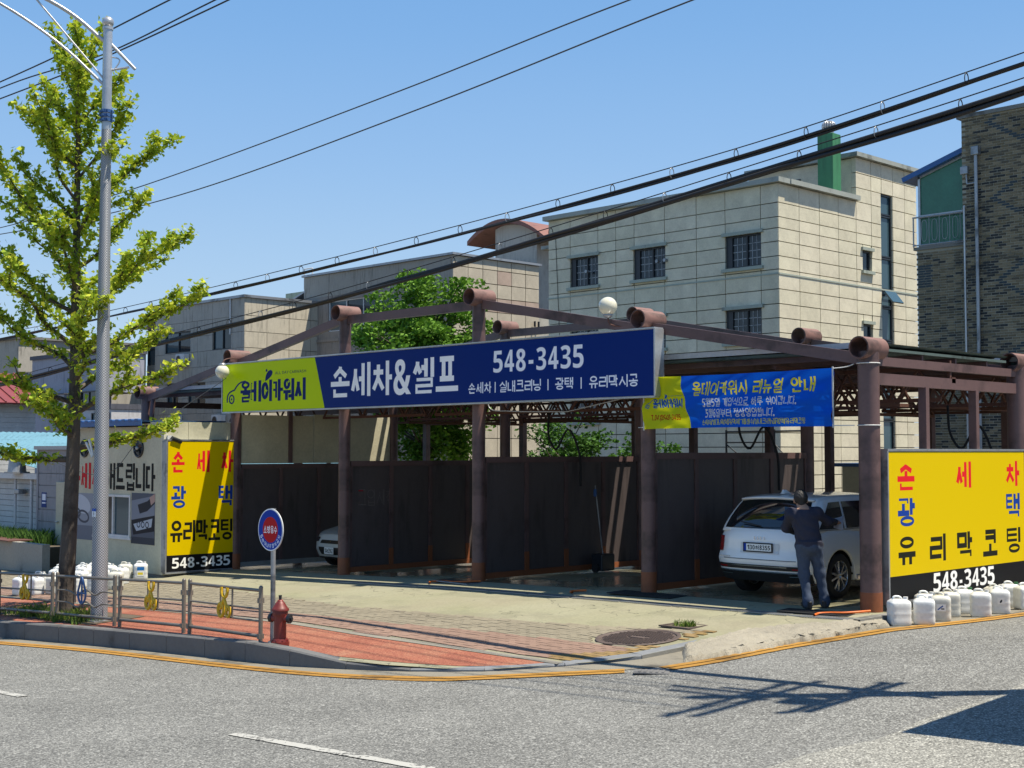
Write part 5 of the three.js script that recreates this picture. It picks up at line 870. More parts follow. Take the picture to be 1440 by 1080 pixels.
function facade(b, side, o, xs, ys, mats, wins, { gap = .022, t = .2, panel = 'wall_panel', skip } = {}) {
  for (let i = 0; i < xs.length - 1; i++) for (let j = 0; j < ys.length - 1; j++) {
    if (skip && skip((xs[i] + xs[i + 1]) / 2, (ys[j] + ys[j + 1]) / 2)) continue;
    let r = [[xs[i], xs[i + 1], ys[j], ys[j + 1]]]; for (const w of wins) r = cut(r, w.r);
    for (const [x0, x1, y0, y1] of r) { const m = typeof mats === 'function' ? mats(i, j) : mats[Math.floor(rnd() * mats.length)]; placed(panel, cbox(x1 - x0 - gap, y1 - y0 - gap, t), m, b, side, o, (x0 + x1) / 2, (y0 + y1) / 2, -t / 2 + rr(-.004, .004)); }
  }
  for (const w of wins) windowUnit(b, side, o, w);
}
function windowUnit(b, side, o, { r: [x0, x1, y0, y1], style = 'slide', frame = M.darkFrame, trim, glass = M.glass, open }) {
  const w = new THREE.Group(); w.name = 'window'; b.add(w);
  if (side) { w.position.set(o[0], o[1], o[2]); w.rotation.y = Math.PI / 2; } else w.position.set(...o);
  const W = x1 - x0, H = y1 - y0, f = .06, N = -.12, mk = (n, a0, a1, b0, b1, z, d, m) => mesh(n, bx(a1 - a0, b1 - b0, d, (a0 + a1) / 2, (b0 + b1) / 2, z), m, w);
  mk('frame', x0, x1, y0, y0 + f, N, .1, frame); mk('frame', x0, x1, y1 - f, y1, N, .1, frame); mk('frame', x0, x0 + f, y0 + f, y1 - f, N, .1, frame); mk('frame', x1 - f, x1, y0 + f, y1 - f, N, .1, frame);
  if (style === 'grid') { // dark shutter leaf on the left, glazing bars on the right
    const xs = x0 + W * .17; mk('shutter_leaf', x0 + f, xs, y0 + f, y1 - f, N + .01, .06, M.darkFrame); const mid = lerp(xs, x1, .5);
    for (const [a, c] of [[xs, mid - .02], [mid + .02, x1 - f]]) { mk('pane', a, c, y0 + f, y1 - f, N - .03, .02, glass); const bars = []; for (let k = 1; k < 3; k++) bars.push(bx(.022, H - 2 * f, .014, lerp(a, c, k / 3), (y0 + y1) / 2, N - .01)); for (let k = 1; k < 4; k++) bars.push(bx(c - a, .022, .014, (a + c) / 2, lerp(y0 + f, y1 - f, k / 4), N - .01)); mesh('glazing_bars', bars, M.galv, w); }
    mk('mullion', mid - .03, mid + .03, y0 + f, y1 - f, N, .09, frame);
  } else if (style === 'single') mk('pane', x0 + f, x1 - f, y0 + f, y1 - f, N - .02, .02, glass);
  else { const n = style === 'wide' ? 4 : 2; for (let k = 0; k < n; k++) { const a = lerp(x0 + f, x1 - f, k / n), c = lerp(x0 + f, x1 - f, (k + 1) / n); mk('pane', a + .02, c - .02, y0 + f, y1 - f, N - (k % 2 ? .035 : .015), .015, k === 0 ? M.glassBlue : glass); if (k) mk('mullion', a - .03, a + .03, y0 + f, y1 - f, N, .08, frame); } }
  if (trim) { mk('lintel', x0 - .12, x1 + .12, y1 + .005, y1 + .13, .04, .12, trim); mk('sill', x0 - .12, x1 + .12, y0 - .13, y0 - .005, .05, .14, trim); }
}
function airUnit(label, p, side) { const t = thing('air_conditioner', label, 'air conditioner', p, side ? Math.PI / 2 : 0, 'outdoor air conditioner units'); mesh('casing', rbx(.95, .68, .36, .02, 0, .34, .2), M.white, t); mesh('fan_ring', new THREE.TorusGeometry(.24, .02, 6, 24).translate(-.12, .34, .39), M.galv, t); mesh('fan_grille', new THREE.CylinderGeometry(.23, .23, .01, 24).rotateX(Math.PI / 2).translate(-.12, .34, .385), M.darkFrame, t); mesh('bracket', [bx(.05, .05, .42, -.35, -.03, .2), bx(.05, .05, .42, .35, -.03, .2)], M.galv, t); return t; }
const panelA = [[.76, .70, .53], [.74, .685, .51], [.78, .72, .55], [.75, .70, .525]].map((c) => mat(lin(...c), { roughness: .75, map: wearT }));
const panelTrim = mat(lin(.42, .47, .40), { roughness: .7, map: grimeT }), coreM = mat(lin(.10, .10, .095), { roughness: .9 }), corniceM = mat(lin(.40, .43, .39), { roughness: .7, map: grimeT });
{ // beige panelled block
  const b = thing('beige_apartment_block', 'beige panelled apartment block with dark windows and a stair tower', 'building', [-18.45, 0, -24.62]);
  const ys = [-.5, .35, .88, 1.41, 1.94, 2.47, 3.0, 3.53, 4.06, 4.59, 5.12, 5.65, 6.18, 6.72, 7.27, 7.8, 8.35, 8.93, 9.09, 9.59, 10.14, 10.64, 11.06, 11.6, 12.33];
  const xs = [-30.4, -29.1, -27.5, -26.5, -25.5, -23.9, -22.3, -20.9, -19.25, -18.45].map((x) => x + 18.45), wins = [];
  for (const [x0, x1] of [[-29.1, -27.5], [-25.54, -23.88], [-20.9, -19.25]]) for (const [y0, y1] of [[9.30, 10.55], [6.45, 7.70], [3.55, 4.8]]) wins.push({ r: [x0 + 18.45, x1 + 18.45, y0, y1], style: 'grid', trim: panelTrim });
  facade(b, false, [0, 0, 0], xs, ys, panelA, wins, { gap: .032 });
  facade(b, false, [-12.4, 0, -.5], [0, .45], ys.filter((y) => y < 11.2), panelA, [], { gap: .032 });
  const zs = [0, 1.37, 2.75, 4.1, 5.4, 6.55, 7.35, 8.25, 9.2, 10.2];
  const yt = [...ys, 12.9, 13.5, 14.12];
  const sw = [{ r: [5.86, 6.5, 9.59, 10.40], style: 'single', trim: panelTrim }, { r: [5.86, 6.5, 6.62, 7.42], style: 'single', trim: panelTrim }, { r: [5.86, 6.5, 3.7, 4.5], style: 'single', trim: panelTrim }];
  for (const [y0, y1] of [[12.05, 12.89], [10.3, 12.02], [8.95, 10.27], [8.25, 8.92], [6.85, 8.22], [5.3, 6.82], [3.6, 5.27], [1.8, 3.57]]) sw.push({ r: [7.3, 8.2, y0, y1], style: 'single', glass: M.glassBlue });
  facade(b, true, [0, 0, 0], zs, yt, panelA, sw, { gap: .032, skip: (s, y) => s < 5.4 && y > 12.33 });
  mesh('open_sash', bx(.86, .06, .6).rotateX(.0).rotateY(Math.PI / 2).rotateZ(-.9).translate(.28, 8.62, -7.75), M.glassBlue, b);
  mesh('wall', [span(-11.9, -.205, -.5, 12.3, -10.1, -.205), span(-5.2, -.205, 12.3, 14.08, -10.1, -5.62), span(-12.35, -11.9, -.5, 11.1, -10, -.72)], coreM, b);
  mesh('wall', span(-5.2, -.21, 12.35, 14.09, -5.6, -5.42), panelA[1], b);
  windowUnit(b, false, [0, 0, -5.3], { r: [-4.2, -2.6, 12.75, 13.6], style: 'slide' });
  windowUnit(b, false, [0, 0, -5.3], { r: [-1.6, -1.1, 12.7, 13.7], style: 'single' });
  const ro = mesh('cornice', [span(-12.1, .18, 12.335, 12.52, -.55, .22), span(-.4, .22, 12.335, 12.52, -5.4, -.55), span(-12.7, -12.0, 11.2, 11.35, -3, -.3)], corniceM, b);
  mesh('cornice', [span(-5.3, .2, 14.125, 14.3, -10.4, -5.2)], corniceM, b);
  mesh('roof', span(-12, -.3, 12.31, 12.36, -10, -.4), coreM, b);
  mesh('band_course', [bx(12.0, .06, .02, -6, 8.93, .012), bx(.02, .06, 10.2, .012, 8.93, -5.1)], panelTrim, b);
  mesh('pipe_outlet', [[-9.6, 9.9], [-9.5, 6.9], [-5.35, 9.95], [-5.75, 9.95], [-5.35, 7.1], [-5.75, 7.1]].map(([x, y]) => new THREE.CylinderGeometry(.07, .07, .16, 14).rotateX(Math.PI / 2).translate(x, y, .08)), M.galv, b);
  mesh('wall_wire', tube([V(-11.5, 11.6, .02), V(-11.3, 8, .03), V(-11.1, 4, .02)], .012, 20, 5), M.cable, b);
}
{ const t = thing('green_chimney', 'tall green rooftop chimney duct with a silver turbine vent', 'chimney', [-18.95, 12.36, -28.9]); mesh('duct', rbx(.7, 2.55, .6, .015, 0, 1.275, 0), mat(lin(.05, .22, .09), { roughness: .5, map: streakT }), t); mesh('turbine_neck', cyl(.2, .2, .15, 0, 2.62, 0, 20), M.galv, t); const fins = []; for (let k = 0; k < 16; k++) { fins.push(new THREE.TorusGeometry(.27, .02, 5, 12, Math.PI).rotateZ(-Math.PI / 2).rotateY(k * Math.PI / 8).scale(1, .8, 1).translate(0, 2.9, 0)); } mesh('turbine_fin', fins, M.alu, t); mesh('turbine_core', new THREE.SphereGeometry(.22, 16, 12).scale(1, .8, 1).translate(0, 2.9, 0), M.galv, t); }
{ // brick house
  const b = thing('brick_house', 'dark yellow brick house with blue diamond pattern and glazed balcony', 'building', [-5.94, 0, -14.5]);
  mesh('wall', [span(0, 14, -.3, 10.74, -9, -.012), span(-1.5, -.005, -.3, 7.58, -9, -.412)], mat(lin(.46, .43, .34), { roughness: .95, map: grimeT, bumpMap: fineB, bumpScale: .004 }), b);
  mesh('coping', span(-.1, 14.1, 10.74, 10.84, -9.1, .06), M.concrete, b);
  const tones = [[.19, .15, .085], [.24, .19, .115], [.12, .10, .068], [.29, .23, .14]].map((c) => mat(lin(...c), { roughness: .85, map: wearT })), blueB = mat(lin(.018, .035, .045), { roughness: .4 }), darkB = mat(lin(.03, .03, .028), { roughness: .7 });
  const g = boxUV(bx(.190, .0505, .07)), rest = new Map(), single = []; const P = .208, R = .0665;
  const add = (x, y, z, m) => { const near = y > 4.2 && single.length < 296 && rnd() < .16; if (near) { const o = new THREE.Mesh(g, m); o.name = 'brick'; o.position.set(x, y, z + rr(-.004, .004)); o.castShadow = o.receiveShadow = true; b.add(o); single.push(o); } else { if (!rest.has(m)) rest.set(m, []); rest.get(m).push(g.clone().translate(x, y, z + rr(-.005, .005))); } };
  const diamond = (x, y) => { for (const [cx, cy] of [[1.75, 8.6], [1.75, 6.55], [1.75, 4.5], [1.6, 10.5]]) { const d = Math.abs(x - cx) / .95 + Math.abs(y - cy) / .52; if (d > .86 && d < 1.08) return true; } return false; };
  for (let r = 0; r * R < 10.7; r++) { const y = r * R + .03; if (y < 1.6) continue; for (let c = 0; c < 19; c++) { const x = .1 + c * P + (r % 2 ? P / 2 : 0); const stain = x < 1.05 && y < 9.3 && wnoise(x * 9, y * 4, 3) > .47; add(x, y, -.036, diamond(x, y) ? blueB : stain && rnd() < .5 ? darkB : rnd() < .07 ? darkB : tones[Math.floor(rnd() * 4)]); }
    if (y < 7.5) for (let c = 0; c < 7; c++) { const x = -1.42 + c * P + (r % 2 ? P / 2 : 0) * .5; if (x > -.1) continue; add(x, y, -.436, (c < 2 && Math.floor(y / .55) % 4 === 0) ? blueB : rnd() < .12 ? darkB : tones[Math.floor(rnd() * 4)]); } }
  for (const [m, l] of rest) tag(mesh('brickwork', l, m, b), null, null, null, 'stuff');
  // side return of the upper wall (bricks show on the edge only)
  mesh('side_wall', span(-.012, -.002, 7.6, 10.74, -4, -.08), tones[0], b);
  const bal = group('balcony', [0, 0, 0], 0, b), fr = M.alu;
  mesh('balcony_slab', span(-1.58, .0, 7.58, 7.66, -1.6, -.36), M.concrete, bal);
  mesh('balcony_frame', [span(-1.46, -1.40, 7.66, 9.52, -.50, -.42), span(-.16, -.08, 7.66, 9.95, -.50, -.42), span(-1.40, -.16, 8.42, 8.50, -.50, -.42), span(-1.40, -.16, 7.66, 7.72, -.50, -.42), beam(V(-1.46, 9.50, -.46), V(-.08, 9.93, -.46), .08, .07)], fr, bal);
  const pane = new THREE.Shape(); pane.moveTo(-1.40, 8.50); pane.lineTo(-.16, 8.50); pane.lineTo(-.16, 9.87); pane.lineTo(-1.40, 9.48); mesh('green_pane', new THREE.ExtrudeGeometry(pane, { depth: .02, bevelEnabled: false }).translate(0, 0, -.48), M.glassGreen, bal); mesh('green_pane', span(-1.40, -.16, 7.72, 8.42, -.48, -.46), M.glassGreen, bal);
  mesh('balcony_side', span(-1.455, -1.425, 7.66, 9.5, -1.7, -.5), M.glassGreen, bal); mesh('balcony_back', span(-1.42, -.02, 7.66, 9.6, -1.75, -1.7), M.concrete, bal);
  mesh('balcony_roof', [beam(V(-1.82, 9.47, -1.0), V(.0, 10.05, -1.0), 1.5, .13)], M.blueRoof, bal);
  mesh('railing', [rod(V(-1.58, 8.44, -.34), V(0, 8.44, -.34), .022, 8), rod(V(-1.58, 7.70, -.34), V(0, 7.70, -.34), .018, 8), rod(V(-1.56, 7.66, -.34), V(-1.56, 8.44, -.34), .02, 8)], M.galv, bal);
  for (let k = 0; k < 5; k++) { const x = -1.25 + k * .29; mesh('baluster', [tube([V(x - .07, 8.22, -.34), V(x - .05, 8.32, -.34), V(x, 8.35, -.34), V(x + .05, 8.32, -.34), V(x + .07, 8.22, -.34), V(x + .07, 7.92, -.34), V(x + .05, 7.82, -.34), V(x, 7.79, -.34), V(x - .05, 7.82, -.34), V(x - .07, 7.92, -.34)], .008, 40, 5, true), rod(V(x + .14, 7.7, -.34), V(x + .14, 8.44, -.34), .008, 6)], M.galv, bal); }
  mesh('downpipe', [rod(V(.42, 0, .08), V(.42, 9.75, .08), .045, 12), rbx(.2, .22, .16, .02, .42, 9.85, .08)], M.galv, b); mesh('downpipe', [rod(V(.06, 0, .03), V(.06, 8.5, .03), .025, 10), rod(V(.06, 8.5, .03), V(-.15, 8.5, -.3), .025, 8)], M.alu, b);
  mesh('junction_box', [rbx(.2, .2, .12, .02, .1, 9.4, .05), rod(V(.14, 9.3, .05), V(.16, 9.05, .05), .02), rod(V(.16, 9.05, .05), V(.4, 9.05, .05), .02)], M.galv, b);
}
const stucco = (c) => mat(lin(...c), { roughness: .85, map: streakT, bumpMap: fineB, bumpScale: .003 });
{ // middle block B
  const b = thing('stone_clad_block', 'beige and pink stone clad house behind the green tree', 'building', [-41.85, 0, -29.27]);
  const tile = [[.56, .50, .39], [.54, .48, .375], [.58, .52, .40]].map((c) => mat(lin(...c), { roughness: .8, map: wearT })), pink = mat(lin(.50, .385, .31), { roughness: .8, map: wearT });
  const zs = [0, 1.07, 2.13, 3.2, 4.26, 5.33, 6.39], ys = [0, 1, 2, 3, 4, 5, 5.8, 6.6, 7.4, 8.2, 9.0, 9.75, 10.5, 11.25, 12.0, 12.55];
  facade(b, true, [0, 0, 0], zs, ys, (i, j) => (j === 11 || j === 6 || (i === 3 && j === 13)) ? pink : tile[(i * 3 + j) % 3], [], { gap: .04, t: .12 });
  const grey1 = stucco([.34, .325, .28]), grey2 = stucco([.30, .27, .235]);
  const fx = [-13.2, -10.8, -4.4, 0], fy = [0, 5.6, 8.7, 11.25, 12.55];
  facade(b, false, [0, 0, 0], fx, fy, (i, j) => j === 3 ? grey1 : grey2, [{ r: [-10.8, -4.45, 9.2, 10.95], style: 'wide', frame: M.white }, { r: [-10.4, -6.0, 5.9, 7.4], style: 'wide', frame: M.white }, { r: [-2.9, -1.5, 9.3, 10.8], style: 'slide' }], { gap: .01, t: .2 });
  mesh('wall', span(-13.1, -.21, 0, 12.45, -6.3, -.21), coreM, b); mesh('coping', [span(-13.3, .12, 12.56, 12.68, -6.5, .12)], M.galv, b);
  mesh('band_course', span(-13.2, .02, 8.62, 8.78, .0, .06), grey2, b);
  // glazed bay at the left end
  mesh('bay_frame', [span(-15.0, -14.9, 8.2, 11.0, -.3, -.1), span(-13.3, -13.2, 8.2, 11.0, -.3, -.1), span(-14.9, -13.3, 8.2, 8.35, -.3, -.1), span(-14.9, -13.3, 9.5, 9.65, -.3, -.1), span(-14.9, -13.3, 10.9, 11.0, -.3, -.1)], M.darkFrame, b); mesh('bay_glass', span(-14.9, -13.3, 8.35, 10.9, -.27, -.22), M.glassBlue, b); mesh('bay_wall', span(-15.1, -13.2, 0, 8.2, -3, -.05), grey2, b); mesh('bay_roof', beam(V(-15.6, 11.0, -1.2), V(-13.1, 11.75, -1.2), 2.4, .1), M.galv, b);
  mesh('roof_railing', [rod(V(-14.0, 12.0, -.6), V(-14.0, 13.2, -.6), .04, 6), rod(V(-13.2, 12.0, -.6), V(-13.2, 13.2, -.6), .04, 6), rod(V(-14.0, 13.2, -.6), V(-13.2, 13.2, -.6), .04, 6), rod(V(-14, 12.5, -.6), V(-13.2, 12.5, -.6), .03, 6)], M.white, b); mesh('left_wing', span(-16.8, -14.2, 0, 12.0, -6, -1.2), stucco([.33, .40, .30]), b);
  mesh('wall_lamp', [new THREE.CylinderGeometry(.06, .06, .3, 10).translate(.15, 9.3, -5.9), new THREE.CylinderGeometry(.06, .06, .3, 10).translate(.15, 9.3, -6.2)], M.black, b);
}
{ // stair tower with arched copper roof
  const b = thing('arched_roof_tower', 'cream stair tower with a low arched copper coloured roof', 'building', [-43.02, 0, -36.67]);
  mesh('wall', span(-3.4, 0, 0, 14.35, -5, 0), stucco([.44, .43, .38]), b);
  const s = new THREE.Shape(); s.moveTo(-5.2, 14.45); s.quadraticCurveTo(-2.2, 16.6, 1.3, 14.0); s.lineTo(1.3, 14.2); s.quadraticCurveTo(-2.2, 16.9, -5.2, 14.7); mesh('roof', new THREE.ExtrudeGeometry(s, { depth: 6, bevelEnabled: false, curveSegments: 24 }).translate(0, 0, -5.4), mat(lin(.22, .095, .07), { roughness: .6, map: streakT }), b);
  const gs = new THREE.Shape(); gs.moveTo(-3.4, 14.35); gs.lineTo(0, 14.35); gs.lineTo(0, 14.75); gs.quadraticCurveTo(-2, 15.75, -3.4, 15.25); mesh('gable_wall', new THREE.ExtrudeGeometry(gs, { depth: 5, bevelEnabled: false }).translate(0, 0, -5), stucco([.44, .43, .38]), b);
}
{ // left block A
  const b = thing('grey_concrete_block', 'grey concrete panel house with dark sliding windows', 'building', [-53.69, 0, -24.29]);
  const cw = [[.44, .41, .35], [.42, .395, .335], [.45, .42, .36]].map((c) => stucco(c)), cr = [[.54, .49, .385], [.52, .47, .37], [.56, .51, .40]].map((c) => stucco(c));
  const ys = [0, .9, 1.8, 2.7, 3.6, 4.5, 5.4, 6.3, 7.2, 8.1, 9.0, 9.9, 10.9];
  facade(b, false, [0, 0, 0], [-9.75, -8.1, -6.5, -4.9, -3.3, -1.6, 0], ys, cw, [{ r: [-8.6, -5.67, 8.16, 9.40], style: 'slide' }, { r: [-3.27, -1.34, 8.1, 9.36], style: 'slide' }, { r: [-8.3, -7.0, 5.05, 6.35], style: 'slide' }, { r: [-5.9, -4.0, 5.0, 6.3], style: 'slide' }, { r: [-1.9, -.7, 5.05, 6.2], style: 'slide' }], { gap: .018, t: .15 });
  facade(b, true, [0, 0, 0], [0, 1.5, 3.0, 4.5, 6.0, 7.5], ys, cr, [], { gap: .03, t: .15 });
  mesh('wall', span(-9.6, -.16, 0, 10.85, -7.4, -.16), coreM, b); mesh('coping', span(-9.85, .1, 10.9, 11.05, -7.6, .1), M.galv, b);
  mesh('wall', span(-11.4, -9.76, 0, 7.6, -5, -.4), cw[0], b); mesh('stair_glass', [span(-11.3, -9.8, 7.6, 9.9, -3, -.5)], M.glassBlue, b); mesh('stair_frame', [span(-11.4, -11.28, 7.6, 9.9, -.52, -.42), span(-9.9, -9.78, 7.6, 9.9, -.52, -.42), span(-11.28, -9.9, 8.6, 8.72, -.52, -.42), span(-11.28, -9.9, 9.8, 9.9, -.52, -.42)], M.darkFrame, b); mesh('stair_roof', beam(V(-11.7, 9.9, -1.7), V(-9.6, 10.6, -1.7), 3, .12), M.galv, b);
  mesh('downpipe', rod(V(-1.35, 8.9, .06), V(-1.35, 10.9, .06), .05, 8), M.white, b);
}
airUnit('white air conditioner under the left upper window of the grey concrete house', [-59.9, 7.35, -24.27]); airUnit('white air conditioner low on the grey concrete house beside the far canopy post', [-60.6, 3.75, -24.27]); airUnit('white air conditioner low on the grey concrete house beside the sign end', [-55.9, 3.7, -24.27]);
{ // lavender grey house with bands, behind the ginkgo
  const b = thing('grey_banded_house', 'lavender grey house with dark bands and glazed corner behind the lamp post', 'building', [-51.6, 0, -14]); const w = stucco([.36, .37, .43]), w2 = stucco([.55, .55, .56]), dk = stucco([.10, .105, .13]);
  mesh('wall', span(-8, -2.6, 0, 5.2, -2.6, 0), w, b); mesh('wall', span(-2.55, 1.6, 0, 4.35, -2.6, -.4), w2, b); mesh('wall', span(-8, 0.4, 5.25, 7.2, -2.8, -.8), w, b);
  mesh('band', [span(-8, -2.5, 5.2, 5.25, -2.6, .06), span(-2.5, 1.65, 4.36, 4.62, -2.6, -.34), span(-2.55, 1.62, 2.1, 2.7, -.42, -.36), span(-8.1, .5, 7.2, 7.4, -2.9, -.7)], dk, b);
  windowUnit(b, false, [0, 0, -.2], { r: [-2.3, 1.3, 4.62, 5.3], style: 'wide' }); windowUnit(b, false, [0, 0, -.2], { r: [-.2, 1.5, 2.9, 4.2], style: 'slide' });
}
airUnit('white air conditioner on the pale wing of the lavender grey house', [-52.7, 3.2, -14.35]);
{ // beige house at the far end of the street with a dark glazed bay
  const b = thing('beige_plaster_house', 'plain beige plaster house with a dark glazed porch behind the red roof', 'building', [-64, 0, -16]); const w = stucco([.42, .39, .33]);
  mesh('wall', span(-20, 0, -1, 8.7, -8, 0), w, b); mesh('coping', span(-20.2, .15, 8.7, 8.85, -8.2, .15), M.concrete, b);
  mesh('porch_glass', span(1.2, 3.8, 0, 6.2, -2.9, -.1), M.glassBlue, b); mesh('porch_frame', [span(1.1, 1.25, 0, 6.3, -.1, 0), span(2.4, 2.5, 0, 6.3, -.1, 0), span(3.75, 3.9, 0, 6.3, -.1, 0), span(1.25, 3.75, 2.0, 2.12, -.1, 0), span(1.25, 3.75, 4.1, 4.25, -.1, 0), span(1.25, 3.75, 6.1, 6.3, -.1, 0)], M.darkFrame, b); mesh('porch_roof', beam(V(.4, 6.75, -1.4), V(4.6, 6.3, -1.4), 3.4, .14), M.darkFrame, b);
}
{ // white sided shed with red roof
  const b = thing('red_roof_shed', 'white clapboard shed with a ribbed red metal roof', 'shed', [-39.9, 0, -2.3]);
  mesh('wall', span(-5, 0, -1, 4.15, -3.6, 0), M.steelWhite, b);
  for (let k = 0; k < 25; k++) { mesh('clapboard', bx(.03, .185, 3.6, .012, -.9 + k * .2, -1.8), M.steelWhite, b); mesh('clapboard', bx(5, .185, .03, -2.5, -.9 + k * .2, .012), M.steelWhite, b); }
  const red = mat(lin(.24, .05, .05), { roughness: .5, map: wearT }), rf = mesh('roof', [beam(V(-2.6, 5.4, -1.75), V(.6, 4.12, -1.75), 4.3, .06), beam(V(-2.6, 5.4, -1.75), V(-5.6, 4.15, -1.75), 4.3, .06)], red, b);
  for (let k = 0; k < 11; k++) { const z = .35 - k * .42; mesh('roof_rib', beam(V(-2.6, 5.45, z), V(.6, 4.17, z), .05, .06), red, rf); }
  const gb = new THREE.Shape(); gb.moveTo(-5, 4.15); gb.lineTo(0, 4.15); gb.lineTo(-2.6, 5.3); mesh('gable', new THREE.ExtrudeGeometry(gb, { depth: .1, bevelEnabled: false }).translate(0, 0, -.1), M.steelWhite, b);
}
{ // blue roofed shed
  const b = thing('blue_roof_shed', 'low white sided shed with a pale blue corrugated roof', 'shed', [-26.4, -.6, .1]);
  mesh('wall', span(-6, 0, 0, 2.1, -4, -.03), M.concrete, b); for (let k = 0; k < 13; k++) mesh('clapboard', bx(6, .15, .025, -3, .1 + k * .162, 0), M.steelWhite, b);
  const bl = mat(lin(.16, .33, .40), { roughness: .5, map: streakT }); mesh('roof', grid(240, 2, (i, j) => [lerp(1.8, -9, j), lerp(2.22, 3.55, j) + ((i * 240) % 4 < 2 ? .04 : 0), lerp(.35, -12, i)]), bl, b);
  mesh('fascia', span(-6.2, .35, 2.12, 2.28, .0, .3), M.white, b); mesh('corner_post', [rod(V(-.25, 0, .2), V(-.25, 2.1, .2), .05, 8), rod(V(-1.3, 0, .2), V(-1.3, 2.1, .2), .04, 8)], M.white, b); mesh('wall_lamp', rbx(.3, .14, .25, .03, -1.0, 1.75, .2), M.galv, b);
  mesh('roof_cable', tube([V(-5, 2.75, .0), V(-2, 2.62, -.3), V(.5, 2.68, -.6), V(1.5, 2.6, -.5)], .018, 30, 5), M.cable, b);
}
{ const t = thing('roof_ventilator', 'dented steel ventilator box beside the pale blue roof', 'ventilator', [-27.3, 1.72, .45]); mesh('drum', [cyl(.26, .22, .36, 0, .18, 0, 18), cyl(.3, .3, .04, 0, .38, 0, 18), bx(.6, .05, .5, 0, -.02, 0)], M.galv, t); }
{ const t = thing('grey_panel_shed', 'grey ribbed panel shed between the tree trunk and the booth', 'shed', [-23.1, -.55, .9]); const gm = mat(lin(.27, .275, .29), { roughness: .6, map: streakT }); mesh('wall', span(-1.85, 0, 0, 2.9, -2, -.02), gm, t); for (let k = 0; k < 9; k++) mesh('siding_board', bx(1.85, .30, .025, -.925, .17 + k * .322, 0), gm, t); mesh('roof_trim', span(-1.95, .1, 2.9, 3.0, -2.1, .1), M.galv, t); mesh('corner_trim', span(-1.9, -1.8, 0, 2.9, -.02, .03), gm, t);
  mesh('wall_notice', bx(.28, .4, .01, -1.45, 1.55, .02), print(canvasTex(60, 80, (c) => { c.fillStyle = '#26407a'; c.fillRect(0, 0, 60, 80); c.fillStyle = '#e4e6ea'; c.fillRect(8, 8, 44, 34); c.fillRect(8, 52, 44, 8); })), t); mesh('door', rbx(.95, 2.0, .05, .01, -.1, 1.05, .08), M.cream, t); mesh('door_handle', rbx(.12, .03, .06, .01, -.45, 1.0, .13), M.galv, t); }
{ const t = thing('low_concrete_wall', 'low stained concrete wall with a rusty sheet lying on top', 'wall', [-22.5, 0, 2.45]); mesh('wall', span(-12, 1.15, -1.4, .02, -.2, 0), mat(lin(.40, .385, .33), { roughness: .95, map: grimeT, bumpMap: fineB, bumpScale: .004 }), t); mesh('rusty_sheet', span(-6.5, -.55, .024, .05, -.55, .12), M.rust, t); mesh('soil_bed', span(-12, .0, -1.4, -.14, -1.5, -.2), M.soil, t); }
// ---------------------------------------------------------------- utility pole outside the frame, wires
{
  const x = 5.7, z = 3.3, y = roadY(x, z), t = thing('utility_pole', 'concrete utility pole with crossarms beyond the side street', 'utility pole', [x, y, z]);
  mesh('shaft', cyl(.17, .10, 12.2, 0, 6.1, 0, 20), M.concrete, t);
  for (const [h, w] of [[11.0, 2.2], [10.3, 2.2], [8.35, 1.8], [7.95, 1.8]]) mesh('crossarm', bx(.09, .1, w, 0, h, .12), M.galv, t);
  for (const h of [11.05, 8.4]) for (const q of [-.9, -.35, .35, .9]) mesh('insulator', lathe([[.02, 0], [.06, .04], [.03, .08], [.06, .12], [.02, .16], [0, .16]], 14).translate(0, h, q + .12), M.white, t);
  for (const [h, w] of [[9.6, 1.9], [8.9, 1.5], [10.65, 1.3]]) mesh('side_arm', bx(w, .08, .08, -w * .3, h, .1), M.galv, t);
  mesh('switch_box', rbx(.3, .45, .3, .03, .1, 9.25, .3), M.galv, t);
  mesh('arm_brace', [rod(V(0, 10.3, 0), V(0, 10.95, .9), .02, 6), rod(V(0, 7.6, 0), V(0, 8.3, .7), .02, 6), rod(V(0, 9.1, .1), V(-.8, 9.58, .1), .02, 6)], M.galv, t);
  mesh('cable_bracket', [bx(.5, .06, .06, 0, 6.6, 0), bx(.5, .06, .06, 0, 6.25, 0)], M.galv, t);
}
{ // small street booth just beyond the frame, whose shade falls on the side street
  const x = 5.2, z = 3.75, t = thing('street_booth', 'grey steel street booth standing beyond the side street', 'booth', [x, roadY(6, 4.5) - .05, z]);
  mesh('wall', span(0, 2.0, 0, 2.75, 0, 1.95), M.galv, t); mesh('roof', span(-.06, 2.1, 2.75, 2.85, -.08, 2.05), M.alu, t); mesh('door', span(-.03, -.001, .1, 2.1, .5, 1.3), M.white, t); mesh('shutter', Array.from({ length: 9 }, (_, k) => bx(1.5, .16, .03, 1.0, .9 + k * .18, 1.966)), M.steelWhite, t);
}
function wire(name, label, pts, r, m, grp) { return tag(mesh(name, tube(pts.map((p) => V(...p)), r, 80, 6), m), label, 'cable', grp); }
for (const [z, l, ys] of [[3.2, 'farthest from the road', [11.30, 11.25, 11.12, 11.40]], [3.6, 'middle',[11.1, 10.86, 10.8, 10.9]], [4.0, 'nearest the road', [11.15, 11.15, 11.05, 11.06]]]) wire('power_line', `black overhead power line above the ginkgo tree, ${l} of three`, [[5.9, 11.0, z], [-3, ys[0], z], [-12, ys[1], z], [-17, ys[2], z], [-22, ys[3], z], [-45, 11.4, z]], .016, M.cable, 'upper power lines');
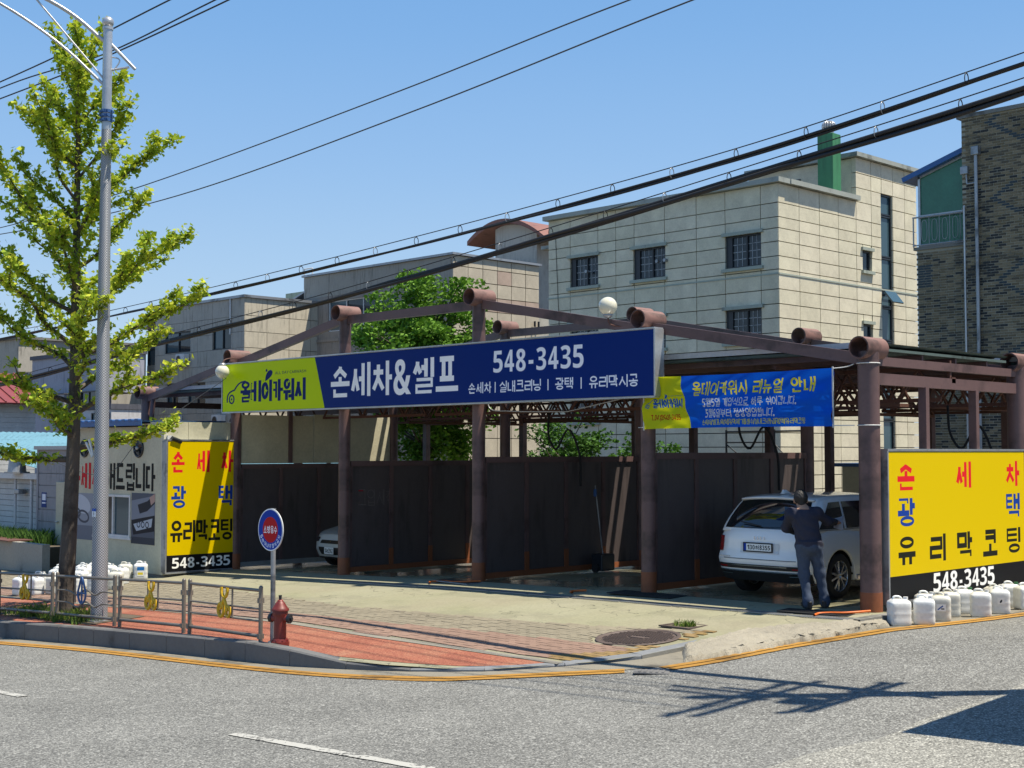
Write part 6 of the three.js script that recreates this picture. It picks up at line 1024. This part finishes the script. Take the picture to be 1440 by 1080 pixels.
wire('power_line', 'thin grey overhead line crossing the open sky, lower of two', [[5.9, 8.55, 3.6], [-.34, 8.18, 3.6], [-5.83, 7.75, 3.6], [-13.48, 7.36, 3.6], [-21.5, 7.55, 3.6], [-45, 9, 3.6]], .011, M.wireGrey, 'thin lines across the sky');
wire('power_line', 'thin grey overhead line crossing the open sky, upper of two', [[5.9, 8.9, 3.2], [-1.78, 8.62, 3.2], [-6.86, 8.30, 3.2], [-15.96, 7.9, 3.2], [-24, 7.9, 3.2], [-45, 9, 3.2]], .011, M.wireGrey, 'thin lines across the sky');
function bundle(label, pts, r, n) {
  const t = thing('cable_bundle', label, 'cable', [0, 0, 0]), c = new THREE.CatmullRomCurve3(pts.map((p) => V(...p))), N = 120;
  for (let k = 0; k < n; k++) { const q = []; for (let i = 0; i <= N; i++) { const p = c.getPointAt(i / N), a = k * 2.1 + i * .12; q.push(V(p.x, p.y + Math.sin(a) * r * .9 - .01 * k * Math.abs(Math.sin(i * .35 + k)), p.z + Math.cos(a) * r * .9)); } mesh('cable', tube(q, r, 240, 6), M.cable, t); }
  const q = []; for (let i = 0; i <= 60; i++) { const p = c.getPointAt(i / 60); q.push(V(p.x, p.y + .13, p.z)); } mesh('carrier_wire', tube(q, .008, 120, 5), M.cable, t);
  const L = c.getLength(), h = Math.floor(L / 1.05); for (let k = 0; k < h; k++) { const p = c.getPointAt((k + .5) / h); if (p.x > 5 || p.x < -24) continue; mesh('hanger', [new THREE.TorusGeometry(.045, .006, 5, 10).rotateY(Math.PI / 2).scale(1, 1.5, 1).translate(p.x, p.y + .055, p.z)], k % 3 ? M.cable : M.galv, t); }
}
bundle('black overhead cable bundle crossing above the roofs, upper of the pair', [[5.9, 6.75, 3.3], [3.93, 6.50, 3.3], [.59, 6.11, 3.3], [-3.73, 5.80, 3.3], [-9.96, 5.47, 3.3], [-15.4, 5.25, 3.3], [-24, 5.0, 3.3], [-45, 4.6, 3.3]], .019, 2);
bundle('thick black overhead cable bundle crossing in front of the buildings, lower of the pair', [[5.9, 6.45, 3.45], [3.93, 6.17, 3.45], [.59, 5.79, 3.45], [-3.73, 5.34, 3.45], [-8.25, 4.92, 3.45], [-14.93, 4.43, 3.45], [-22, 3.9, 3.45], [-45, 3.2, 3.45]], .028, 3);
wire('drop_wire', 'thin wire running down from the sign end to the booth', [[-16.6, 4.0, .3], [-17.5, 2.6, 1.95], [-18.2, 1.8, 2.4], [-21, 2.4, 3.2]], .007, M.wireGrey);
renderer.render(scene, camera);
